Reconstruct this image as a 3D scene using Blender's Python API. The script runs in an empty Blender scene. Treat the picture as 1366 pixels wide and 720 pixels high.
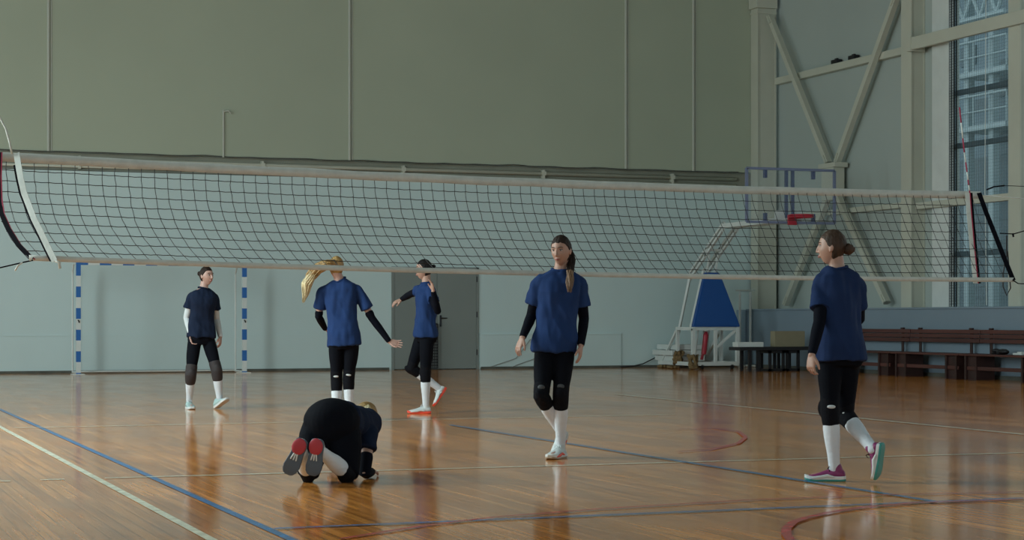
import bpy, bmesh, math, random
from mathutils import Vector, Matrix, noise
random.seed(7)
C = bpy.context.scene.collection
PI = math.pi
# ------------------------------------------------------------------ camera, world, light, exposure
F, HY, HC = 2511.0, 425.0, 1.07            # focal length in px, horizon row, eye height
ca, sa = math.cos(math.radians(69.2)), math.sin(math.radians(69.2))
FWD = Vector((ca, sa, 0)); RGT = Vector((sa, -ca, 0)); UP = Vector((0, 0, 1))
CAM = Vector((0, 0, HC))
cam = bpy.data.cameras.new('camera'); co = bpy.data.objects.new('camera', cam); C.objects.link(co)
co.location = CAM; co.rotation_euler = (math.radians(90), 0, math.radians(69.2 - 90))
cam.sensor_width = 36; cam.lens = F / 1366 * 36; cam.shift_y = (HY - 360) / 1366
cam.clip_end = 300
bpy.context.scene.camera = co
vs = bpy.context.scene.view_settings
vs.view_transform = 'Standard'; vs.look = 'None'; vs.gamma = 1.0; vs.exposure = 0.22
vs.use_curve_mapping = False
w = bpy.data.worlds.new('world'); bpy.context.scene.world = w; w.use_nodes = True
w.node_tree.nodes['Background'].inputs[0].default_value = (0.66, 0.82, 0.85, 1)
w.node_tree.nodes['Background'].inputs[1].default_value = 0.90
def area(name, loc, direction, sx, sy, power, col):
    l = bpy.data.lights.new(name, 'AREA'); l.shape = 'RECTANGLE'; l.size = sx; l.size_y = sy
    l.energy = power; l.color = col
    o = bpy.data.objects.new(name, l); C.objects.link(o); o.location = loc
    o.rotation_euler = Vector(direction).to_track_quat('-Z', 'Y').to_euler()
    return o
area('daylight_left', (-4.7, 17, 3.3), (1, 0, -0.22), 3.6, 35, 5000, (0.84, 1.0, 1.0))
area('daylight_left_end', (-4.6, 30, 2.6), (1, .45, -0.25), 2.6, 8, 350, (0.82, 1.0, 1.0))
area('daylight_right', (20.1, 13, 4.0), (-1, 0.1, -0.2), 4.0, 22, 300, (0.84, 0.97, 1.0))

def at(px, py, Z):
    return CAM + (FWD + RGT * ((px - 683) / F) + UP * ((HY - py) / F)) * Z
def onfloor(px, py, z=0.0):
    return at(px, py, F * (HC - z) / (py - HY))
def on_y(px, py, Y):
    d = FWD + RGT * ((px - 683) / F) + UP * ((HY - py) / F)
    return CAM + d * (Y / d.y)
def on_x(px, py, X):
    d = FWD + RGT * ((px - 683) / F) + UP * ((HY - py) / F)
    return CAM + d * (X / d.x)
def V(r, a, u): return RGT * r + FWD * a + UP * u

# ------------------------------------------------------------------ materials
def mat(name, col, rough=0.6, metal=0.0, bump=0.0, bscale=60.0, bstretch=(1, 1, 1), var=0.0, vscale=3.0, vstretch=(1, 1, 1), spec=0.5, sheen=0.0, coord='Object', trans=0.0):
    m = bpy.data.materials.new(name); m.use_nodes = True
    nt = m.node_tree; b = nt.nodes['Principled BSDF']
    b.inputs['Base Color'].default_value = (*col, 1); b.inputs['Roughness'].default_value = rough
    b.inputs['Metallic'].default_value = metal
    b.inputs['Specular IOR Level'].default_value = spec
    if sheen: b.inputs['Sheen Weight'].default_value = sheen
    if trans: b.inputs['Transmission Weight'].default_value = trans
    tc = nt.nodes.new('ShaderNodeTexCoord')
    def tex(scale, stretch, detail=4):
        mp = nt.nodes.new('ShaderNodeMapping'); mp.inputs['Scale'].default_value = stretch
        nt.links.new(tc.outputs[coord], mp.inputs[0])
        n = nt.nodes.new('ShaderNodeTexNoise'); n.inputs['Scale'].default_value = scale
        n.inputs['Detail'].default_value = detail
        nt.links.new(mp.outputs[0], n.inputs['Vector']); return n
    if var:
        n = tex(vscale, vstretch)
        r = nt.nodes.new('ShaderNodeValToRGB')
        r.color_ramp.elements[0].position = 0.3; r.color_ramp.elements[1].position = 0.7
        r.color_ramp.elements[0].color = (*[c * (1 - var) for c in col], 1)
        r.color_ramp.elements[1].color = (*[min(1, c * (1 + var)) for c in col], 1)
        nt.links.new(n.outputs[0], r.inputs[0]); nt.links.new(r.outputs[0], b.inputs['Base Color'])
    if bump:
        n = tex(bscale, bstretch)
        bp = nt.nodes.new('ShaderNodeBump'); bp.inputs['Strength'].default_value = bump; bp.inputs['Distance'].default_value = 0.01
        nt.links.new(n.outputs[0], bp.inputs['Height']); nt.links.new(bp.outputs[0], b.inputs['Normal'])
    return m

M = {}
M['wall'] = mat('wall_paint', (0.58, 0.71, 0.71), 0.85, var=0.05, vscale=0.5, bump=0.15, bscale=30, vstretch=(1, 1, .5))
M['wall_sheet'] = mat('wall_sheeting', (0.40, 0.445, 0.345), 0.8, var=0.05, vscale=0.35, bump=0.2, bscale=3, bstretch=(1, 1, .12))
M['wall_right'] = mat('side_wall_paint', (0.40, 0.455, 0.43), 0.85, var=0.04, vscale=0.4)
M['seam'] = mat('seam', (0.45, 0.47, 0.41), 0.7)
M['steel_cream'] = mat('cream_painted_steel', (0.53, 0.54, 0.455), 0.55, var=0.04, vscale=1.5)
M['steel_white'] = mat('white_painted_steel', (0.66, 0.70, 0.68), 0.45, var=0.05, vscale=3)
M['dark_gap'] = mat('dark_gap', (0.10, 0.105, 0.09), 0.9, var=0.3, vscale=3)
M['wainscot'] = mat('blue_grey_panel', (0.205, 0.27, 0.33), 0.6, var=0.05, vscale=0.7)
M['door'] = mat('grey_green_door', (0.225, 0.255, 0.24), 0.5, var=0.03, vscale=1.2)
M['metal_dark'] = mat('dark_metal', (0.03, 0.03, 0.035), 0.4, 0.6)
M['metal'] = mat('brushed_metal', (0.4, 0.41, 0.4), 0.35, 0.9)
M['blue_pad'] = mat('blue_vinyl', (0.006, 0.075, 0.30), 0.45, bump=0.1, bscale=12)
M['goal_blue'] = mat('blue_paint', (0.015, 0.13, 0.42), 0.45)
M['board_frame'] = mat('blue_violet_steel', (0.17, 0.20, 0.31), 0.45)
M['board_bar'] = mat('navy_bar', (0.04, 0.06, 0.17), 0.45)
M['red'] = mat('red_paint', (0.42, 0.02, 0.04), 0.45)
M['bench'] = mat('dark_red_wood', (0.085, 0.028, 0.022), 0.45, var=0.35, vscale=6, vstretch=(1, .1, 1))
M['bench_dark'] = mat('dark_brown_panel', (0.035, 0.014, 0.012), 0.5, var=0.3, vscale=6)
M['black'] = mat('black_plastic', (0.012, 0.012, 0.014), 0.5)
M['card'] = mat('cardboard', (0.27, 0.235, 0.15), 0.8, var=0.06, vscale=5)
M['rag'] = mat('brown_cloth', (0.19, 0.125, 0.055), 0.9, var=0.5, vscale=25, bump=0.8, bscale=40)
M['tape'] = mat('net_tape_cloth', (0.56, 0.585, 0.54), 0.8, var=0.08, vscale=12, bump=0.3, bscale=60)
M['cord'] = mat('black_net_cord', (0.012, 0.014, 0.014), 0.7)
M['net_black'] = mat('black_webbing', (0.005, 0.005, 0.008), 0.9, spec=.08)
M['net_red'] = mat('red_webbing', (0.30, 0.015, 0.05), 0.7)
M['white_cord'] = mat('white_cord', (0.62, 0.66, 0.63), 0.6)
M['outside'] = mat('far_facade', (0.165, 0.235, 0.28), 0.7, var=0.12, vscale=.3)
M['outside_dark'] = mat('far_facade_dark', (0.09, 0.14, 0.17), 0.5)
M['outside_white'] = mat('far_white_steel', (0.32, 0.41, 0.44), 0.5)
M['ground'] = mat('yard_ground', (0.12, 0.13, 0.12), 0.9)
M['ledge'] = mat('ledge_grey', (0.27, 0.275, 0.22), 0.8, var=.1, vscale=2)
M['ceiling'] = mat('ceiling_sheet', (0.13, 0.125, 0.09), 0.8)

def glass_mat(name, col, alpha, rough=0.05):
    m = bpy.data.materials.new(name); m.use_nodes = True; nt = m.node_tree
    b = nt.nodes['Principled BSDF']; out = nt.nodes['Material Output']
    b.inputs['Base Color'].default_value = (*col, 1); b.inputs['Roughness'].default_value = rough
    t = nt.nodes.new('ShaderNodeBsdfTransparent'); mx = nt.nodes.new('ShaderNodeMixShader')
    mx.inputs[0].default_value = alpha
    nt.links.new(t.outputs[0], mx.inputs[1]); nt.links.new(b.outputs[0], mx.inputs[2]); nt.links.new(mx.outputs[0], out.inputs[0])
    return m
M['glass'] = glass_mat('window_glass', (0.45, 0.6, 0.62), 0.10)
M['board_glass'] = glass_mat('backboard_glass', (0.4, 0.5, 0.55), 0.10)

def floor_mat():
    m = bpy.data.materials.new('varnished_wood_strips'); m.use_nodes = True; nt = m.node_tree
    N = nt.nodes.new; L = nt.links.new
    b = nt.nodes['Principled BSDF']
    tc = N('ShaderNodeTexCoord'); mp = N('ShaderNodeMapping')
    mp.inputs['Rotation'].default_value = (0, 0, PI / 2)
    L(tc.outputs['Object'], mp.inputs[0])
    br = N('ShaderNodeTexBrick'); br.inputs['Scale'].default_value = 1.0
    br.inputs['Brick Width'].default_value = 1.9; br.inputs['Row Height'].default_value = 0.075
    br.inputs['Mortar Size'].default_value = 0.0018; br.offset = 0.37; br.offset_frequency = 3
    br.inputs['Color1'].default_value = (0.88, 0.365, 0.085, 1); br.inputs['Color2'].default_value = (0.70, 0.265, 0.058, 1)
    br.inputs['Mortar'].default_value = (0.16, 0.07, 0.025, 1); br.inputs['Bias'].default_value = 0.0
    L(mp.outputs[0], br.inputs['Vector'])
    def nz(scale, st, det=5):
        p = N('ShaderNodeMapping'); p.inputs['Scale'].default_value = st; L(tc.outputs['Object'], p.inputs[0])
        n = N('ShaderNodeTexNoise'); n.inputs['Scale'].default_value = scale; n.inputs['Detail'].default_value = det
        L(p.outputs[0], n.inputs['Vector']); return n
    g = nz(8, (3, .10, 1)); r = N('ShaderNodeValToRGB')
    r.color_ramp.elements[0].position = .32; r.color_ramp.elements[1].position = .62
    r.color_ramp.elements[0].color = (.58, .52, .46, 1); r.color_ramp.elements[1].color = (1.12, 1.1, 1.05, 1)
    L(g.outputs[0], r.inputs[0])
    mx = N('ShaderNodeMixRGB'); mx.blend_type = 'MULTIPLY'; mx.inputs[0].default_value = .8
    L(br.outputs[0], mx.inputs[1]); L(r.outputs[0], mx.inputs[2])
    g2 = nz(1.1, (1.3, .35, 1), 4); r2 = N('ShaderNodeValToRGB')
    r2.color_ramp.elements[0].position = .3; r2.color_ramp.elements[1].position = .7
    r2.color_ramp.elements[0].color = (.72, .7, .68, 1); r2.color_ramp.elements[1].color = (1.15, 1.12, 1.1, 1)
    L(g2.outputs[0], r2.inputs[0])
    mx2 = N('ShaderNodeMixRGB'); mx2.blend_type = 'MULTIPLY'; mx2.inputs[0].default_value = 1
    L(mx.outputs[0], mx2.inputs[1]); L(r2.outputs[0], mx2.inputs[2])
    L(mx2.outputs[0], b.inputs['Base Color'])
    g3 = nz(2.2, (1, .4, 1), 6); mr = N('ShaderNodeMapRange')
    mr.inputs['To Min'].default_value = .05; mr.inputs['To Max'].default_value = .19
    L(g3.outputs[0], mr.inputs[0]); L(mr.outputs[0], b.inputs['Roughness'])
    b.inputs['Specular IOR Level'].default_value = .46
    bp = N('ShaderNodeBump'); bp.inputs['Strength'].default_value = .02; bp.inputs['Distance'].default_value = .004
    g4 = nz(3.5, (3, .5, 1), 3); L(g4.outputs[0], bp.inputs['Height']); L(bp.outputs[0], b.inputs['Normal'])
    return m
M['floor'] = floor_mat()
def line_mat(name, col):
    m = mat(name, col, .22, var=.25, vscale=9, coord='Object'); return m
M['line_white'] = line_mat('floor_line_white', (.80, .80, .62))
M['line_blue'] = line_mat('floor_line_blue', (.03, .18, .44))
M['line_red'] = line_mat('floor_line_red', (.52, .07, .06))
# people
M['skin'] = mat('skin', (.40, .235, .175), .5, var=.06, vscale=9)
M['skin_pale'] = mat('skin_pale', (.44, .27, .22), .5, var=.06, vscale=9)
M['shirt'] = mat('navy_jersey', (.014, .037, .118), .85, bump=.35, bscale=14, bstretch=(1, 1, .35), var=.12, vscale=5, spec=.15)
M['shirt_b'] = mat('deep_navy_jersey', (.011, .026, .080), .85, bump=.35, bscale=14, bstretch=(1, 1, .35), var=.12, vscale=5, spec=.15)
M['shirt_dark'] = mat('dark_jersey', (.008, .015, .036), .85, spec=.15, bump=.35, bscale=14, var=.12, vscale=5)
M['legging'] = mat('black_leggings', (.0032, .0042, .0075), .85, bump=.2, bscale=20, spec=.10)
M['sleeve'] = mat('black_arm_sleeve', (.003, .004, .0085), .85, spec=.10)
M['sleeve_white'] = mat('white_arm_sleeve', (.55, .60, .62), .75)
M['sock'] = mat('white_sock', (.62, .66, .70), .85, bump=.3, bscale=60, bstretch=(1, 1, .1))
M['pad'] = mat('black_knee_pad', (.005, .0055, .008), .85, spec=.12, bump=.4, bscale=60)
M['pad_brown'] = mat('brown_black_knee_pad', (.026, .020, .021), .75, bump=.4, bscale=60)
M['patch'] = mat('white_mark', (.55, .58, .58), .7)
M['patch_grey'] = mat('grey_mark', (.05, .055, .06), .7)
M['shoe_white'] = mat('white_shoe_mesh', (.55, .60, .60), .6, bump=.3, bscale=90)
M['shoe_mint'] = mat('mint_shoe_mesh', (.36, .50, .49), .6, bump=.3, bscale=90)
M['sole_white'] = mat('white_rubber', (.62, .65, .64), .5)
M['sole_orange'] = mat('orange_rubber', (.75, .07, .035), .45)
M['sole_gum'] = mat('gum_rubber', (.38, .28, .19), .5)
M['shoe_magenta'] = mat('magenta_shoe_mesh', (.20, .022, .105), .6)
M['teal'] = mat('teal_rubber', (.03, .24, .21), .5)
M['lilac'] = mat('lilac_rubber', (.20, .20, .44), .5)
M['sole_grey'] = mat('slate_rubber', (.075, .10, .13), .6)
M['sole_red'] = mat('red_rubber', (.42, .035, .05), .6)
M['hair_dark'] = mat('dark_brown_hair', (.020, .012, .009), .6, spec=.2, var=.4, vscale=30, vstretch=(1, 1, .1), bump=.8, bscale=60, bstretch=(1, 1, .12))
M['hair_brown'] = mat('brown_hair', (.052, .030, .019), .6, spec=.25, var=.4, vscale=30, vstretch=(1, 1, .1), bump=.8, bscale=60, bstretch=(1, 1, .12))
M['hair_tip'] = mat('light_brown_hair_end', (.17, .095, .05), .5, var=.4, vscale=50, vstretch=(1, 1, .06), bump=.8, bscale=60, bstretch=(1, 1, .12))
M['hair_blond'] = mat('golden_blond_hair', (.30, .185, .065), .5, var=.35, vscale=30, bump=.8, bscale=60, bstretch=(1, 1, .2))
M['hair_pale'] = mat('pale_blond_hair', (.50, .42, .24), .55, var=.25, vscale=30, bump=.8, bscale=60)
M['hair_black'] = mat('black_hair', (.007, .006, .007), .6, spec=.2, bump=.8, bscale=60, bstretch=(1, 1, .12))
M['lips'] = mat('lips', (.30, .10, .09), .5)
M['brow'] = mat('brow_hair', (.05, .03, .02), .7)
M['eye_white'] = mat('eye_white', (.45, .43, .42), .3)
M['iris'] = mat('iris', (.02, .015, .012), .2)

# ------------------------------------------------------------------ helpers
def link_bm(name, bm, m, parent=None, smooth=False, origin=None):
    me = bpy.data.meshes.new(name)
    bmesh.ops.recalc_face_normals(bm, faces=bm.faces)
    if origin is not None: bmesh.ops.translate(bm, verts=bm.verts, vec=-Vector(origin))
    bm.to_mesh(me); bm.free()
    mats = m if isinstance(m, (list, tuple)) else [m]
    for x in mats: me.materials.append(x)
    if smooth:
        for p in me.polygons: p.use_smooth = True
    o = bpy.data.objects.new(name, me); C.objects.link(o)
    if origin is not None: o.location = origin
    if parent is not None:
        o.parent = parent
        o.location = o.location - root_loc(parent)
    return o
def root_loc(p):
    l = Vector(p.location)
    while p.parent: p = p.parent; l = l + p.location
    return l
def thing(name, label, cat, loc, group=None):
    o = bpy.data.objects.new(name, None); C.objects.link(o); o.location = loc; o.empty_display_size = .2
    o['label'] = label; o['category'] = cat
    if group: o['group'] = group
    return o
def tag(o, label, cat, group=None):
    o['label'] = label; o['category'] = cat
    if group: o['group'] = group
    return o
def struct(name, bm, m, parent=None):
    o = link_bm(name, bm, m, parent)
    if parent is None: o['kind'] = 'structure'
    return o
def box(bm, a, b, mi=0, bevel=0.0):
    a = Vector(a); b = Vector(b)
    c = (a + b) / 2; s = b - a
    r = bmesh.ops.create_cube(bm, size=1)
    bmesh.ops.scale(bm, vec=[abs(x) for x in s], verts=r['verts']); bmesh.ops.translate(bm, vec=c, verts=r['verts'])
    fs = set(f for v in r['verts'] for f in v.link_faces)
    for f in fs: f.material_index = mi
    if bevel:
        es = set(e for v in r['verts'] for e in v.link_edges)
        bmesh.ops.bevel(bm, geom=list(es), offset=bevel, segments=2, affect='EDGES', profile=.5)
def bar(bm, p, q, wx, wy=None, up=UP, mi=0):
    """a rectangular bar from p to q; wx across, wy along the up hint"""
    wy = wy or wx; p = Vector(p); q = Vector(q); d = (q - p).normalized()
    u = Vector(up); s = d.cross(u)
    if s.length < 1e-3: s = d.cross(Vector((1, 0, 0)))
    s.normalize(); u = s.cross(d).normalized()
    vs_ = []
    for c in (p, q):
        for i, j in ((-1, -1), (1, -1), (1, 1), (-1, 1)):
            vs_.append(bm.verts.new(c + s * (i * wx / 2) + u * (j * wy / 2)))
    for f in ((0, 1, 2, 3), (7, 6, 5, 4), (0, 4, 5, 1), (1, 5, 6, 2), (2, 6, 7, 3), (3, 7, 4, 0)):
        bm.faces.new([vs_[i] for i in f]).material_index = mi
def tube(bm, pts, rad, n=8, cap=True, mi=0, flat=None):
    """round tube along pts; rad number or list; flat=(vector,k): squash along that vector"""
    pts = [Vector(p) for p in pts]; k = len(pts)
    if not isinstance(rad, (list, tuple)): rad = [rad] * k
    t0 = (pts[1] - pts[0]).normalized()
    a = Vector((0, 0, 1)) if abs(t0.z) < .9 else Vector((1, 0, 0))
    nrm = (a - t0 * a.dot(t0)).normalized(); rings = []
    for i, p in enumerate(pts):
        t = (pts[min(i + 1, k - 1)] - pts[max(i - 1, 0)])
        t = t.normalized() if t.length > 1e-9 else t0
        nrm = (nrm - t * nrm.dot(t)); nrm.normalize(); bn = t.cross(nrm)
        ring = []
        for j in range(n):
            an = 2 * PI * j / n
            off = (nrm * math.cos(an) + bn * math.sin(an)) * rad[i]
            if flat: off = off - flat[0] * off.dot(flat[0]) * (1 - flat[1])
            ring.append(bm.verts.new(p + off))
        rings.append(ring)
    for i in range(k - 1):
        for j in range(n):
            f = bm.faces.new((rings[i][j], rings[i][(j + 1) % n], rings[i + 1][(j + 1) % n], rings[i + 1][j])); f.material_index = mi
    if cap:
        for rg in (rings[0], rings[-1]):
            try: bm.faces.new(rg).material_index = mi
            except Exception: pass
    return rings
def limb(bm, pts, rad, n=14, flat=None):
    """tube with rounded ends, resampled so it is smooth"""
    pts = [Vector(p) for p in pts]
    P, R = [], []
    d0 = (pts[0] - pts[1]).normalized(); d1 = (pts[-1] - pts[-2]).normalized()
    for a in (85, 55, 25):
        A = math.radians(a); P.append(pts[0] + d0 * rad[0] * math.sin(A)); R.append(rad[0] * math.cos(A))
    for p, r in zip(pts, rad): P.append(p); R.append(r)
    for a in (25, 55, 85):
        A = math.radians(a); P.append(pts[-1] + d1 * rad[-1] * math.sin(A)); R.append(rad[-1] * math.cos(A))
    tube(bm, P, R, n, flat=flat)
def loft(bm, rings, cap=True, mi=0):
    """rings: lists of points of equal length"""
    rv = [[bm.verts.new(p) for p in r] for r in rings]; n = len(rv[0])
    for i in range(len(rv) - 1):
        for j in range(n):
            bm.faces.new((rv[i][j], rv[i][(j + 1) % n], rv[i + 1][(j + 1) % n], rv[i + 1][j])).material_index = mi
    if cap: bm.faces.new(rv[0]).material_index = mi; bm.faces.new(rv[-1]).material_index = mi
def oval(c, ax, ay, a, b, n=24, p=2.3):
    out = []
    for j in range(n):
        t = 2 * PI * j / n; cs, sn = math.cos(t), math.sin(t)
        x = math.copysign(abs(cs) ** (2 / p), cs) * a; y = math.copysign(abs(sn) ** (2 / p), sn) * b
        out.append(c + ax * x + ay * y)
    return out
def ell(bm, c, ax, ay, az, a, b, cc, u=20, v=14):
    r = bmesh.ops.create_uvsphere(bm, u_segments=u, v_segments=v, radius=1)
    for vt in r['verts']:
        vt.co = Vector(c) + ax * (vt.co.x * a) + ay * (vt.co.y * b) + az * (vt.co.z * cc)
def remesh(name, bm, m, parent, voxel=.006, smooth=4, disp=None, origin=None):
    """unite overlapping closed shells into one continuous surface"""
    bmesh.ops.recalc_face_normals(bm, faces=bm.faces)
    me = bpy.data.meshes.new(name); bm.to_mesh(me); bm.free()
    o = bpy.data.objects.new(name, me); C.objects.link(o)
    r = o.modifiers.new('r', 'REMESH'); r.mode = 'VOXEL'; r.voxel_size = voxel; r.use_smooth_shade = True
    s = o.modifiers.new('s', 'SMOOTH'); s.factor = .5; s.iterations = smooth
    dg = bpy.context.evaluated_depsgraph_get(); dg.update()
    me2 = bpy.data.meshes.new_from_object(o.evaluated_get(dg))
    o.modifiers.clear(); o.data = me2; bpy.data.meshes.remove(me); me2.name = name
    if disp:
        me2.calc_normals_split() if hasattr(me2, 'calc_normals_split') else None
        nn = [v.normal.copy() for v in me2.vertices]
        for v, nr in zip(me2.vertices, nn): v.co = v.co + nr * disp(v.co)
    if parent is not None:
        rl = root_loc(parent)
        me2.transform(Matrix.Translation(-rl)); o.parent = parent
    me2.materials.clear(); me2.materials.append(m)
    for p in me2.polygons: p.use_smooth = True
    return o

# ------------------------------------------------------------------ the hall
YW, XW = 37.7, 20.6
ZL, ZU, ZT = 3.98, 4.35, 10.5
XL, YB = -5.0, -6.0
bm = bmesh.new(); box(bm, (XL, YB, -.2), (XW + .1, YW + .2, 0)); struct('floor', bm, M['floor'])
bm = bmesh.new(); box(bm, (XL - .1, YB, ZT), (XW + .2, YW + .2, ZT + .15)); struct('ceiling', bm, M['ceiling'])
dl = on_y(522, 400, YW).x; dr = on_y(638, 400, YW).x; DH = 2.16
bm = bmesh.new()
box(bm, (XL, YW, 0), (dl, YW + .2, ZL)); box(bm, (dr, YW, 0), (XW + .1, YW + .2, ZL)); box(bm, (dl, YW, DH), (dr, YW + .2, ZL))
box(bm, (XL, YW + .12, ZL), (XW + .1, YW + .2, ZU))
wb = box(bm, (dl - .1, YW + .1, 0), (dr + .1, YW + .2, DH + .1)); struct('wall_back', bm, M['wall'])  # last box: unseen, added behind the door to stop light leaking under it
bm = bmesh.new(); box(bm, (XL, YW - .06, ZU), (XW - .35, YW + .2, ZT)); struct('wall_back_upper', bm, M['wall_sheet'])
bm = bmesh.new(); box(bm, (XL, YW + .09, ZL + .01), (XW - .4, YW + .12, ZU - .01)); struct('trim_1', bm, M['ledge'])
bm = bmesh.new(); box(bm, (XL, YW + .01, ZL - .015), (XW - .4, YW + .09, ZL + .015)); struct('trim_19', bm, M['dark_gap'])  # dark strip standing in for the shadow line along the ledge bottom
# seams of the sheeting
n_tr = 2
def trim(bm, m):
    global n_tr
    o = struct('trim_%d' % n_tr, bm, m); n_tr += 1; return o
for px, y0 in ((64, -60), (465, -60), (833, -60), (923, -60)):
    x = on_y(px, 200, YW).x
    bm = bmesh.new(); tube(bm, [(x, YW - .075, ZU), (x, YW - .075, ZT)], .03, 8); tube(bm, [(x + .06, YW - .062, ZU), (x + .06, YW - .062, ZT)], .014, 6)
    trim(bm, M['seam'])
x = on_y(297, 200, YW).x; z1 = on_y(297, 147, YW).z
bm = bmesh.new(); tube(bm, [(x, YW - .08, ZU - .02), (x, YW - .08, z1)], .022, 8); tube(bm, [(x, YW - .08, z1 - .03), (x + .10, YW - .11, z1 - .02), (x + .15, YW - .1, z1 - .07)], .018, 6)
tag(link_bm('wall_pipe', bm, M['seam']), 'short pale vertical pipe with a hook on top, on the sheeting above the goal', 'pipe')
# lower wall panel line and right low panel
zs = .74
bm = bmesh.new(); box(bm, (XL, YW - .010, zs - .012), (dl - .03, YW + .01, zs + .012)); trim(bm, M['wall'])
bm = bmesh.new(); xr = on_y(828, 470, YW).x
box(bm, (dr + .03, YW - .03, 0.03), (xr, YW + .01, zs)); box(bm, (dr + .03, YW - .04, zs - .02), (xr, YW + .01, zs + .012), bevel=.004); trim(bm, M['wall'])
bm = bmesh.new(); box(bm, (XL, YW - .02, 0), (dl - .05, YW + .01, .05)); box(bm, (dr + .05, YW - .045, 0), (19.7, YW + .01, .05)); o = link_bm('baseboard_back', bm, M['dark_gap']); o['kind'] = 'structure'
# pipes on the ledge
t = thing('wall_pipes', 'pair of cream horizontal pipes running along the ledge of the end wall', 'pipe', (8, YW, ZL))
for z_, r_ in ((4.20, .045), (4.07, .03)):
    bm = bmesh.new(); tube(bm, [(XL, YW + .02, z_), (19.7, YW + .02, z_)], r_, 10); link_bm('pipe', bm, M['steel_cream'], t, True)
for px in (106, 350, 538, 725, 897):
    x = on_y(px, 220, YW).x
    bm = bmesh.new(); box(bm, (x - .025, YW - .04, 4.02), (x + .025, YW + .1, 4.28), bevel=.006); box(bm, (x - .05, YW - .05, 4.16), (x + .05, YW - .02, 4.24)); link_bm('clamp', bm, M['steel_cream'], t)
# ragged lower edge of the sheeting
bm = bmesh.new(); pts = []
xx = XL
while xx < 19.8:
    pts.append((xx, YW - .07, ZU - .005 + noise.noise(Vector((xx * 1.5, 0, 0))) * .03)); xx += .12
tube(bm, pts, .012, 5); trim(bm, M['dark_gap'])
# door
t = thing('double_door', 'grey green steel double door in the end wall with a lever handle', 'door', ((dl + dr) / 2, YW, 0))
bm = bmesh.new()
box(bm, (dl, YW - .03, 0), (dl + .05, YW + .1, DH)); box(bm, (dr - .05, YW - .03, 0), (dr, YW + .1, DH)); box(bm, (dl, YW - .03, DH - .05), (dr, YW + .1, DH)); link_bm('door_frame', bm, M['door'], t)
xm = on_y(583, 420, YW).x
for a, b in ((dl + .05, xm - .004), (xm + .004, dr - .05)):
    bm = bmesh.new(); box(bm, (a, YW - .012, .015), (b, YW + .06, DH - .055), bevel=.006); lf = link_bm('door_leaf', bm, M['door'], t)
    if a > dl + .2:
        bm = bmesh.new(); hz = on_y(588, 426, YW).z
        box(bm, (a + .05, YW - .03, hz - .15), (a + .09, YW - .012, hz + .09), bevel=.004)
        tube(bm, [(a + .07, YW - .03, hz + .03), (a + .07, YW - .07, hz + .03), (a + .2, YW - .07, hz + .03)], .011, 8)
        tube(bm, [(a + .07, YW - .012, hz - .1), (a + .07, YW - .045, hz - .1)], .016, 8); link_bm('door_handle', bm, M['metal_dark'], lf)
for z_ in (.3, 1.1, 1.85):
    bm = bmesh.new(); tube(bm, [(dr - .04, YW - .03, z_), (dr - .04, YW - .03, z_ + .12)], .012, 8); link_bm('hinge', bm, M['metal_dark'], t)

# right wall
WIN0, WIN1 = 28.42, on_x(1265, 200, XW).y
bm = bmesh.new()
box(bm, (XW, WIN1, 0), (XW + .25, YW + .2, ZT)); box(bm, (XW, YB, 0), (XW + .25, WIN1, 1.25)); box(bm, (XW, YB, 8.9), (XW + .25, WIN1, ZT))
yy = 28.42
while yy > 0:
    box(bm, (XW, yy - .55, 1.25), (XW + .25, yy, 8.9)); yy -= 2.95
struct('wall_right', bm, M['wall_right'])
j0, j1 = on_x(1265, 200, XW - .12).y, on_x(1243, 200, XW - .12).y
bm = bmesh.new(); box(bm, (XW - .12, j0, 1.2), (XW, j1, ZT), bevel=.01); trim(bm, M['steel_white'])
bm = bmesh.new(); box(bm, (19.75, 15, 0), (XW, YW - .42, 1.27)); box(bm, (19.72, 15, 1.25), (XW, YW - .42, 1.285), bevel=.006); box(bm, (19.70, YW - .44, 0), (XW, YW - .02, 1.27)); struct('wall_right_lower', bm, M['wainscot'])
bm = bmesh.new(); box(bm, (19.72, 15, 0), (19.75, YW - .5, .07)); o = link_bm('baseboard_right', bm, M['dark_gap']); o['kind'] = 'structure'
# windows down the right side; the one in view has transoms
ws = [(28.42, WIN1)]; yy = 28.42 - .55
while yy > 3: ws.append((yy - 2.4, yy)); yy -= 2.95
for i, (a, b) in enumerate(ws):
    bm = bmesh.new()
    for z_ in ((5.37, 4.36, 2.3, 7.2) if i == 0 else (5.37, 3.0, 7.2)): box(bm, (XW + .06, a, z_ - .05), (XW + .14, b, z_ + .05), bevel=.005)
    box(bm, (XW + .05, a, 1.25), (XW + .15, a + .06, 8.9)); box(bm, (XW + .05, b - .06, 1.25), (XW + .15, b, 8.9))
    wn = struct('window_%d' % (i + 1), bm, M['outside_dark'])
    bm = bmesh.new(); box(bm, (XW + .095, a + .05, 1.25), (XW + .105, b - .05, 8.9)); link_bm('pane', bm, M['glass'], wn)
# left wall with its window band (outside the frame, daylight side)
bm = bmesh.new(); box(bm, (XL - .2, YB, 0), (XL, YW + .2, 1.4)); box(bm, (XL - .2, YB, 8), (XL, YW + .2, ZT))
box(bm, (XL - .2, 34.5, 1.4), (XL, YW + .2, 8)); struct('wall_left', bm, M['wall_right'])

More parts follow.
